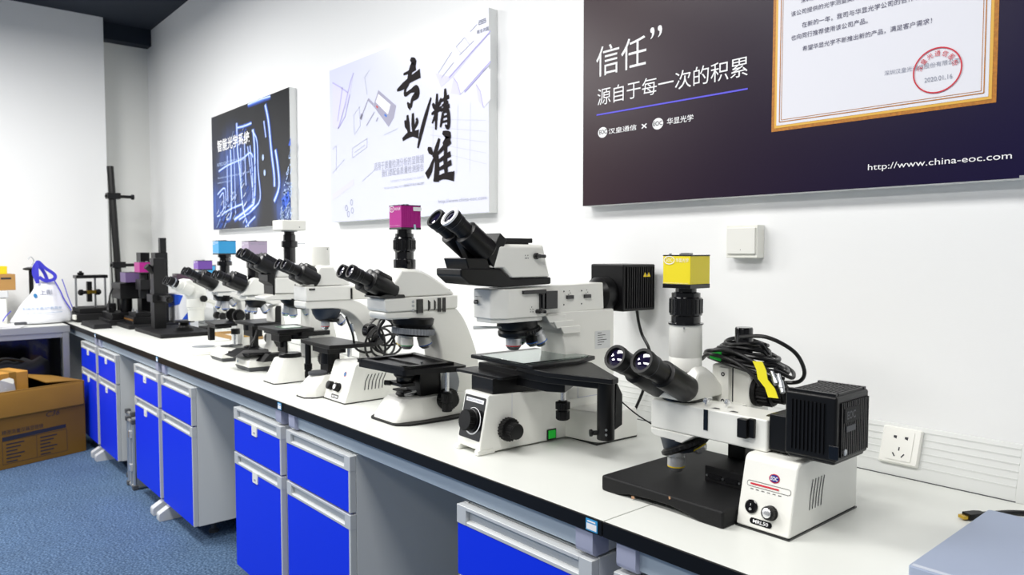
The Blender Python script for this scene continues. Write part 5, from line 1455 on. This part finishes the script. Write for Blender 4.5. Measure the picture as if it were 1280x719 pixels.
# ================================================================== black stands in the far corner
def base_slab(t, x0, x1, y0, y1, z0, z1): return MB(BLACKT).prism(fillet([(x0, y0), (x1, y0), (x1, y1), (x0, y1)], .012), z0, z1, 'z').obj('base_plate', t, bev=.003)
t = thing('measuring_stand', 'black stand with thick square post on the widest flat black base plate', 'stand', (-4.84, -.37, .78))
base_slab(t, -.27, .30, -.16, .15, 0, .024)
MB(BLACK).box(-.16, -.08, -.09, -.02, .024, .465).obj('post', t, bev=.003)
mb = MB(BLACK).box(-.17, -.04, -.11, 0, .19, .24); mb.box(-.06, .10, -.075, -.035, .2, .235); mb.obj('carriage', t, bev=.004)
knob(t, 'focus_knob', (.10, -.055, .215), (1, 0, 0), [(.022, .02, True), (.014, .02, True)], BLACK)
mb = MB(BLACK).lathe([(.05, 0), (.05, .02), (.035, .022), (.02, .06)], (.14, .02, .024)); mb.lathe([(.06, 0), (.06, .012)], (.14, .02, .075)); mb.obj('round_stage', t)
mb = MB(BLACK).cyl((-.12, -.055, .36), (.1, -.6, .5), .02, .09); mb.obj('tilted_viewer', t)

t = thing('measuring_microscope', 'black measuring microscope topped by the bright magenta camera in the far corner', 'microscope', (-5.375, -.36, .78), 0)
base_slab(t, -.16, .17, -.18, .13, 0, .028)
MB(BLACK).box(-.05, .05, .02, .10, .028, .50).obj('post', t, bev=.003)
MB(BLACK).box(-.02, .025, .06, .10, .50, .60).obj('post_top', t, bev=.002)
mb = MB(BLACK).box(-.06, .07, -.08, .03, .25, .32); mb.lathe([(.03, 0), (.035, .02), (.035, .10), (.028, .11), (.028, .17)], (0, -.04, .19)); mb.obj('optical_head', t, bev=.004)
camera(t, (-.01, -.02, .362), .13, .12, .075, MAGENTA, txt=False)
mb = MB(BLACK).box(-.12, .12, -.14, .0, .028, .075); mb.box(-.09, .09, -.12, -.01, .075, .1); mb.obj('crossed_stage', t, bev=.003)
mb = MB(mat('brass_strip', '#9a6a2a', .4, .6)).box(-.11, .11, -.143, -.14, .05, .06); mb.obj('scale_strip', t)
mb = MB(STEEL)
for x_ in (-.05, .05): mb.cyl((x_, -.1, .1), (0, 0, 1), .006, .02)
mb.obj('stage_pins', t)
mb = MB(GREYM).box(.12, .15, .0, .03, .028, .42); mb.obj('grey_guide_rail', t)

t = thing('measuring_microscope', 'black measuring microscope with dusty purple camera, left of the magenta-camera one', 'microscope', (-5.71, -.43, .78), 0)
base_slab(t, -.16, .165, -.15, .15, 0, .04)
MB(BLACK).box(.03, .14, .06, .12, .04, .50).obj('post', t, bev=.003)
mb = MB(BLACK).box(-.08, .17, -.08, .06, .18, .29); mb.lathe([(.03, 0), (.04, .02), (.04, .12)], (.06, -.02, .08)); mb.cyl((-.08, -.03, .26), (-1, 0, 0), .025, .04); mb.cyl((-.08, -.03, .20), (-1, 0, 0), .018, .03); mb.obj('optical_head', t, bev=.005)
camera(t, (.12, -.0, .29), .14, .10, .075, PURPLE, txt=False)
mb = MB(BLACK).box(-.14, .15, -.13, .02, .04, .085); mb.obj('crossed_stage', t, bev=.004)
mb = MB(BLACK).cyl((-.11, -.1, .11), (0, 1, 0), .03, .05); mb.cyl((.0, -.11, .1), (1, 0, 0), .02, .05); mb.obj('micrometer_head', t)
MB(CABLE).tube(spl([(.05, -.1, .25), (.10, -.13, .2), (.09, -.13, .12), (.03, -.12, .1), (-.02, -.11, .16)], 6), .006).obj('lead', t)

t = thing('flat_black_box', 'flat black slab instrument lying nearest the bench edge in the far corner', 'instrument', (-5.58, -.64, .78), 0)
MB(BLACKT).loft([(0, [(-.2, -.07), (.2, -.07), (.2, .04), (-.2, .04)]), (.03, [(-.19, -.06), (.19, -.06), (.19, .04), (-.19, .04)])], 'z').obj('casing', t, bev=.004)
t = thing('flat_black_box', 'thick black box instrument under the clear frame at the bench end', 'instrument', (-6.13, -.565, .78), 0)
MB(BLACKT).box(-.2, .17, -.13, .13, 0, .06).box(-.18, .10, -.10, .12, .06, .095).obj('casing', t, bev=.006)
mb = MB(IVORY).box(.10, .15, -.15, -.13, .02, .055); mb.obj('beige_plug', t, bev=.004)

t = thing('test_fixture', 'small open metal frame fixture with black cross rod on the thick black box', 'fixture', (-6.16, -.565, .8755), 0)
for y_ in (-.098, .027, .094): MB(STEEL).box(-.008, .008, y_ - .006, y_ + .006, 0, .215).obj('upright', t)
MB(BLACK).box(-.06, .06, -.105, .102, .215, .238).obj('top_plate', t, bev=.002)
MB(BLACK).lathe([(.018, 0), (.022, .006), (.022, .018), (.01, .02), (.01, .03)], (0, -.065, .238)).obj('top_knob', t)
mb = MB(BLACK).box(-.02, .02, -.028, .004, .04, .19); mb.obj('black_block', t, bev=.002)
mb = MB(BLACK).lathe([(.012, 0), (.022, .01), (.022, .03), (.013, .034), (.013, .115), (.022, .119), (.022, .14), (.012, .15)], (.002, -.085, .11), (0, 1, 0), 20); mb.obj('cross_rod', t)
mb = MB(GOLD).box(-.024, .024, -.03, .03, .10, .125); mb.obj('brass_band', t)

t = thing('tall_clamp_stand', 'tall thin black clamp stand leaning in the room corner with two small cross clamps', 'stand', (-6.12, -.375, .78), 0)
MB(BLACKT).prism(fillet([(-.08, -.05), (.07, -.05), (.07, .06), (-.08, .06)], .01), 0, .02, 'z').obj('base_plate', t, bev=.003)
mb = MB(BLACK); top = Vector((-.09, -.03, 1.15)); bot = Vector((.0, .0, .02)); dd = top - bot
mb.tube([bot, bot + dd * .5, top], .024, 10); mb.obj('rod', t)
for f_ in (.34, .80):
    c_ = bot + dd * f_
    mb = MB(BLACK).box(c_.x - .04, c_.x + .04, c_.y - .04, c_.y + .05, c_.z - .02, c_.z + .025)
    mb.cyl((c_.x, c_.y - .05, c_.z), (0, 1, 0), .012, .20, 12)
    mb.lathe([(.02, 0), (.02, .02)], (c_.x, c_.y + .13, c_.z), (0, 1, 0), 12)
    mb.obj('cross_clamp', t, bev=.003)
MB(CABLE).tube([(-.075, -.045, 1.0), (-.06, -.045, .5), (-.055, -.04, .02)], .004).obj('thin_wire', t)
LP = (36, 46, 84, 30, 38, 86)
AMB = .2
EXPO = -.09
# ================================================================== table along the left wall and what stands on it
t = thing('side_table', 'pale steel-edged table along the left wall carrying the white bag', 'table', (-6.43, -3.2, 0), 0)
MB(LAM).box(0, .625, 0, 2.425, .752, .78).obj('table_top', t, bev=.001)
MB(ALU).box(.625, .635, 0, 2.43, .735, .781).obj('metal_edge', t, bev=.002)
for y_ in (.02, 1.2, 2.385): MB(ALU).box(.59, .63, y_, y_ + .04, 0, .735).obj('leg', t, bev=.002)
MB(GLOSSB).box(.30, .32, .02, 2.42, .02, .735).obj('dark_void_panel', t)  # black sheet added to stand in for the shaded void under the table
MB(ALU).box(.595, .625, .06, 2.385, .70, .735).obj('front_rail', t)

BAGW = mat('white_nonwoven', '#eff0f6', .8, bump=.4, bscale=60)
BAGB = mat('blue_violet_webbing', '#3d3cc8', .7)
t = thing('carrier_bag', 'white non-woven carrier bag with blue handles slumped on the side table', 'bag', (-6.07, -.90, .78), 0)
mb = MB(BAGW)
rings = []
prof = [(0, .175, .085, .0, 0), (.02, .190, .10, .0, 0), (.06, .176, .10, .014, .08), (.10, .162, .09, .022, .15), (.135, .140, .08, .018, .2), (.18, .108, .065, .026, .3), (.22, .083, .05, .036, .4), (.27, .062, .038, .038, .5), (.30, .053, .025, .037, .6)]
for z_, ry, rx, oy, wr in prof:
    rr = []
    for k in range(56):
        a_ = 2 * PI * k / 56
        f_ = 1 + wr * (.10 * math.sin(5 * a_ + z_ * 9) + .07 * math.sin(9 * a_ + 1.3 - z_ * 20)) + .02 * math.sin(3 * a_ + 2)
        rr.append((rx * math.cos(a_) * f_, oy + ry * math.sin(a_) * f_, z_))
    rings.append(rr)
mb.shell(rings)
bag = mb.obj('bag_body', t, sm=60)
md = bag.modifiers.new('sub', 'SUBSURF'); md.levels = 1; md.render_levels = 1
def web(pts, w=.022):
    m_ = MB(BAGB); q_ = [Vector(p) for p in spl(pts, 6)]
    rg = []
    for i, p in enumerate(q_):
        tt = (q_[min(i + 1, len(q_) - 1)] - q_[max(i - 1, 0)]).normalized()
        n_ = tt.cross(Vector((1, 0, 0)));  n_ = n_.normalized() if n_.length > 1e-3 else Vector((0, 0, 1))
        u_ = Vector((1, 0, 0))
        rg.append([p + n_ * w / 2 + u_ * .002, p - n_ * w / 2 + u_ * .002, p - n_ * w / 2 - u_ * .002, p + n_ * w / 2 - u_ * .002])
    m_.shell(rg)
    return m_.obj('handle', t)
web([(.04, -.018, .285), (.045, -.020, .35), (.035, -.015, .435), (.03, .03, .392), (.03, .085, .345), (.035, .082, .312), (.045, .03, .302), (.045, -.01, .33)])
web([(-.02, -.01, .29), (-.03, -.03, .36), (-.025, -.012, .42), (-.02, .03, .36), (-.02, .05, .30)])
mb = MB(BAGB).tube(spl([(.03, .085, .30), (.05, .115, .23), (.065, .135, .17), (.08, .175, .09)], 5), .004, 6); mb.obj('edge_piping', t)
mb = MB(BAGB).tube(spl([(.01, .135, .31), (.02, .15, .25), (.04, .165, .18), (.06, .185, .11)], 5), .003, 6); mb.obj('edge_piping', t)
mb = MB(BAGB).tube(spl([(.05, -.18, .10), (.03, -.21, .06), (.02, -.225, .03)], 5), .0035, 6)
mb.obj('edge_piping', t)
BI = mat('bag_blue_print', '#6f8fb4', .7)
def bagmap(off):
    # wraps print round the front of the bag body
    def f(h, v):
        for (z0, ry0, rx0, o0, w0), (z1, ry1, rx1, o1, w1) in zip(prof, prof[1:]):
            if z0 <= v <= z1: break
        q_ = (v - z0) / (z1 - z0); ry = ry0 + (ry1 - ry0) * q_; rx = rx0 + (rx1 - rx0) * q_; oy = o0 + (o1 - o0) * q_
        s_ = max(-.97, min(.97, (h - oy) / ry))
        return (rx * math.sqrt(1 - s_ * s_) * 1.10 + off, h, v)
    return f
text(t, 'bag_print', [('全国光学第3产教展会', (-.118, .118, .104, .123)), ('http://www.sino-oe.com', (-.115, .115, .076, .09))], BI, bagmap(.004))
text(t, 'bag_title', '上影', (-.012, .068, .205, .240), INKG, bagmap(.004), bold=.02)
mb = MB(BADGE); disc(mb, (-.035, .20), .011, .015, bagmap(.003), 12); mb.obj('bag_emblem', t, sm=0)

t = thing('desk_stand', 'thin black post with a flat disc head behind the white bag', 'stand', (-6.22, -.93, .78), 0)
MB(BLACK).lathe([(.06, 0), (.06, .012), (.02, .014), (.014, .02)], (0, 0, 0)).obj('base', t)
MB(BLACK).cyl((0, 0, .014), (0, 0, 1), .014, .36).obj('post', t)
MB(BLACK).lathe([(.03, 0), (.048, .006), (.048, .016), (.02, .024)], (0, 0, .372)).obj('disc_head', t)
MB(STEEL).tube(spl([(0, 0, .395), (0, .02, .44), (0, .0, .47), (0, -.015, .45)], 5), .003).obj('hook', t)

t = thing('storage_box', 'white plastic box at the left edge, under a small tan carton', 'box', (-6.17, -1.25, .78), 0)
MB(IVORY).box(-.11, .11, -.25, .155, 0, .19).obj('tub', t, bev=.008)
MB(GREYW).box(-.118, .118, -.258, .163, .19, .24).obj('lid', t, bev=.006)
KRAFT = mat('kraft_board', '#b78b4e', .75, bump=.1, bscale=120, var=.12, vscale=14)
t = thing('carton', 'small tan carton lying on the white plastic box', 'box', (-6.17, -1.19, 1.021), 3)
MB(KRAFT).box(-.10, .10, -.22, .145, 0, .11).obj('carton_body', t, bev=.003)
mb = MB(INK); flat(mb, [(.06, .075), (.12, .075), (.12, .088), (.06, .088)], SX(.1008)); mb.obj('printed_mark', t, sm=0)
t = thing('yellow_box', 'small bright yellow box on top of the tan carton', 'box', (-6.15, -1.13, 1.132), 0)
MB(mat('yellow_card', '#f0d418', .5)).box(-.06, .06, -.14, .045, 0, .052).obj('box_body', t, bev=.003)
MB(YELR).box(-.0605, .0605, -.1405, .0455, .038, .0545).obj('lid', t, bev=.002)
t = thing('papers', 'loose white papers and dark clip at the front of the side table', 'papers', (-5.91, -1.16, .78), 0)
mb = MB(WPRINT)
for k in range(5): mb.box(-.10, .10, -.15, .12, .001 + k * .003, .003 + k * .003, Matrix.Rotation(R(k * 4 - 8), 4, 'Z'))
mb.obj('sheets', t)
mb = MB(GREYD).box(.02, .06, .08, .15, .016, .034); mb.obj('dark_clip', t, bev=.004)

# ================================================================== big cardboard box on the carpet
KR2 = mat('brown_carton', '#7f5a12', .7, bump=.15, bscale=90, var=.18, vscale=6)
KR3 = mat('brown_carton_fold', '#966c1e', .7, bump=.15, bscale=90, var=.18, vscale=6)
rzb = math.degrees(math.atan2(.33, .94))
t = thing('cardboard_box', 'big open brown cardboard box on the carpet in front of the side table', 'box', (-5.35, -.775, 0), 19)
W, D_, H_ = .86, .46, .46
mb = MB(KR2)
mb.box(-D_, -D_ + .008, -W, 0, 0, H_); mb.box(-.008, 0, -W, 0, 0, H_)
mb.box(-D_ + .008, -.008, -W, -W + .008, 0, H_); mb.box(-D_ + .008, -.008, -.008, 0, 0, H_)
mb.box(-D_ + .008, -.008, -W + .008, -.008, 0, .008)
bx_ = mb.obj('carton_body', t, bev=.003)
mb = MB(KR3)
mb.box(-.012, .003, -W + .004, -.004, .31, .318); mb.prism([(.002, .30), (.010, .31), (.006, .44), (.001, .455)], -W + .01, -.012, 'y')
mb.obj('front_flap', t, bev=.002)
mb = MB(KR3)
mb.shell([[(-D_ * .98, -.004, H_ - .002), (-.01, -.004, H_ - .002), (-.01, -.010, H_ + .002), (-D_ * .98, -.010, H_ + .002)], [(-D_ * .95, -.20, H_ + .035), (-.03, -.22, H_ + .012), (-.03, -.222, H_ + .018), (-D_ * .95, -.202, H_ + .041)]])
mb.obj('side_flap', t)
MB(mat('packing_tape', '#c2a060', .25, coat=.5)).box(-.2, .0115, -.9, .0, .43, .432).obj('tape', t) if False else None
text(t, 'stencil_text', [('精密测量仪器显微镜', (-.49, -.26, .205, .232))], INK, SX(.0008))
mb = MB(INK)
flat(mb, [(-.49, .168), (-.125, .178), (-.125, .200), (-.49, .192)], SX(.0008))
for v in (.03, .168): strip(mb, [(-.49, v), (-.12, v)], SX(.0008), .002)
for h_ in (-.49, -.30, -.12): strip(mb, [(h_, .03), (h_, .168)], SX(.0008), .002)
for k in range(6):
    for h_ in (-.47, -.28):
        flat(mb, [(h_, .15 - k * .021), (h_ + .10 - .02 * (k % 3), .15 - k * .021), (h_ + .10 - .02 * (k % 3), .143 - k * .021), (h_, .143 - k * .021)], SX(.0008))
mb.obj('printed_table', t, sm=0)
text(t, 'handwriting', 'C36', (-.24, -.16, .268, .298), INK, SX(.0008), shear=.3)
Rz = Matrix.Rotation(R(19), 3, 'Z'); bl = Vector((-5.35, -.775, 0))
at = lambda x, y, z: bl + Rz @ Vector((x, y, z))
TANP = mat('tan_parcel', '#c08a35', .6, bump=.1, bscale=80, var=.15, vscale=10)
t = thing('parcel', 'tan parcel with stripes standing in the open cardboard box', 'parcel', at(-.22, -.48, .0085), 19)
MB(TANP).box(-.11, .11, -.21, .20, 0, .545).obj('parcel_body', t, bev=.006)
mb = MB(KR3)
for y_ in (-.15, -.02, .09): mb.box(-.1105, .1115, y_, y_ + .04, .3, .5455)
mb.obj('tape_strip', t)
BUB = mat('clear_wrap', '#dcdcd8', .15, trans=.35, bump=.5, bscale=40)
t = thing('wrapped_package', 'crumpled clear-wrapped package with white label in front of the tan parcel', 'package', at(-.052, -.52, .0085), 19)
rg = []
random.seed(9)
for i in range(13):
    z_ = .5 * i / 12
    s_ = 1.0 - .12 * (i / 12) ** 2
    tx = .030 * (1 - .75 * (i / 12) ** 3)
    rg.append([(-.008 - .012 * i / 12 + tx * math.cos(a_) * random.uniform(.8, 1.15), .16 * s_ * math.sin(a_) * random.uniform(.95, 1.04), z_ + (.02 * math.sin(3 * a_ + 1) if i > 9 else 0)) for a_ in [2 * PI * k / 20 for k in range(20)]])
mb = MB(BUB).shell(rg); mb.obj('plastic_wrap', t, sm=50)
mb = MB(WPRINT).box(.018, .0215, -.06, .09, .40, .465, Matrix.Rotation(R(-4), 4, 'Y')); mb.obj('white_label', t, bev=.001)
BAGK = mat('black_vinyl', '#0c0c0d', .3, bump=.6, bscale=30)
t = thing('black_bag', 'shiny black padded bag lying behind the tan parcel in the cardboard box', 'bag', at(-.385, -.30, .0085), 19)
rg = []
for i in range(13):
    y_ = -.34 + i * .052
    s_ = min(1, .35 + 1.2 * math.sin(PI * (i + .7) / 13.4))
    rg.append([(.052 * s_ * math.cos(a_), y_, .28 + .30 * (1 if math.sin(a_) > 0 else .9) * math.sin(a_) * (.92 + .08 * s_) + .014 * math.sin(3 * i)) for a_ in [2 * PI * k / 16 for k in range(16)]])
mb = MB(BAGK).shell(rg); mb.obj('bag_body', t, sm=60)
mb = MB(BAGK).tube(spl([(.02, -.1, .57), (.03, 0, .60), (.02, .12, .57)], 6), .008, 8); mb.obj('strap', t)

# ================================================================== near right corner of the bench
PANEL = mat('blue_grey_panel', '#98a4bd', .42, .15, bump=.04, bscale=120, var=.05, vscale=5)
t = thing('metal_case', 'flat blue-grey metal case cut off at the bottom right corner', 'case', (-.437, -.585, .78), 0)
MB(PANEL).prism(fillet([(0, 0), (.42, .0), (.42, .375), (0, .375)], .006, 3), 0, .026, 'z').obj('case_lid', t, bev=.002)
MB(mat('panel_edge', '#c4cbd8', .35, .2)).box(.004, .416, .003, .012, .0255, .0268).obj('edge_strip', t)
mb = MB(GREYM); flat(mb, [(.13, .22), (.137, .217), (.139, .219), (.132, .2225)], lambda h, v: (h, v, .0268)); strip(mb, [(.10, .19), (.14, .215), (.18, .226)], lambda h, v: (h, v, .0267), .0012); mb.obj('scratches', t, sm=0)
t = thing('video_cable', 'black video cable with gold-tipped plug lying on the bench behind the metal case', 'cable', (-.463, -.19, .78), 0)
d_ = Matrix.Rotation(R(62), 4, 'Z')
mb = MB(RUBBER); pl = [(-.010, -.004), (.010, -.004), (.0105, .022), (.006, .034), (-.006, .034), (-.0105, .022)]
mb.prism(pl, .001, .013, 'z', Matrix.Translation((-.005, -.03, 0)) @ Matrix.Rotation(R(-28), 4, 'Z'))
mb.obj('plug_body', t, bev=.0015)
mb = MB(GOLD).prism([(-.007, -.015), (.007, -.015), (.007, -.004), (-.007, -.004)], .0035, .0095, 'z', Matrix.Translation((-.005, -.03, 0)) @ Matrix.Rotation(R(-28), 4, 'Z')); mb.obj('plug_tip', t)
mb = MB(CABLE).tube(spl([(.009, -.001, .007), (.02, .02, .006), (.04, .055, .0055), (.075, .085, .0055), (.12, .105, .006), (.2, .12, .006)], 6), .005, 10); mb.obj('cable', t)
t = thing('audio_cable', 'thin white cable with yellow plug next to the video cable', 'cable', (-.44, -.165, .78), 0)
mb = MB(WPRINT).tube(spl([(.005, -.022, .003), (.02, .0, .003), (.06, .02, .003), (.16, .05, .003)], 6), .0028, 8); mb.obj('cable', t)
mb = MB(YELR).cyl((.012, -.012, .0055), (.7, .7, 0), .0045, .012); mb.obj('yellow_plug', t)

# ================================================================== light and camera
def area(name, loc, sx, sy, power, col=(1, .985, .96), rot=(0, 0, 0)):
    l = bpy.data.lights.new(name, 'AREA'); l.shape = 'RECTANGLE'; l.size = sx; l.size_y = sy; l.energy = power; l.color = col
    o = bpy.data.objects.new(name, l); COL.objects.link(o); o.location = loc; o.rotation_euler = rot
    return o
for i, (x, y) in enumerate(((-.2, -1.55), (-2.1, -1.55), (-4.5, -1.75), (-.2, -3.4), (-2.2, -3.4), (-4.7, -3.4))):
    area('ceiling_panel_light', (x, y, 2.93), 1.2, .6, LP[i])
w = bpy.data.worlds.new('room_ambience'); S.world = w; w.use_nodes = True
w.node_tree.nodes['Background'].inputs['Color'].default_value = (.93, .96, 1, 1)
w.node_tree.nodes['Background'].inputs['Strength'].default_value = AMB

cd = bpy.data.cameras.new('camera'); cam = bpy.data.objects.new('camera', cd); COL.objects.link(cam)
cd.sensor_fit = 'HORIZONTAL'; cd.sensor_width = 36; cd.lens = 917.6 / 1280 * 36
cd.clip_start = .02; cd.clip_end = 60
Fv = Vector((-math.cos(.714) * math.cos(.049), math.sin(.714) * math.cos(.049), -math.sin(.049)))
cam.location = (0, -1.767, 1.287)
cam.rotation_euler = Fv.to_track_quat('-Z', 'Y').to_euler()
cd.dof.use_dof = True; cd.dof.focus_distance = 1.75; cd.dof.aperture_fstop = 6.3
S.camera = cam
S.view_settings.view_transform = 'Standard'; S.view_settings.look = 'None'
S.view_settings.gamma = 1; S.view_settings.use_curve_mapping = False
S.view_settings.exposure = EXPO
S.cycles.use_denoising = True
S.cycles.max_bounces = 8; S.cycles.diffuse_bounces = 4; S.cycles.glossy_bounces = 4; S.cycles.transmission_bounces = 6
S.cycles.sample_clamp_indirect = 6
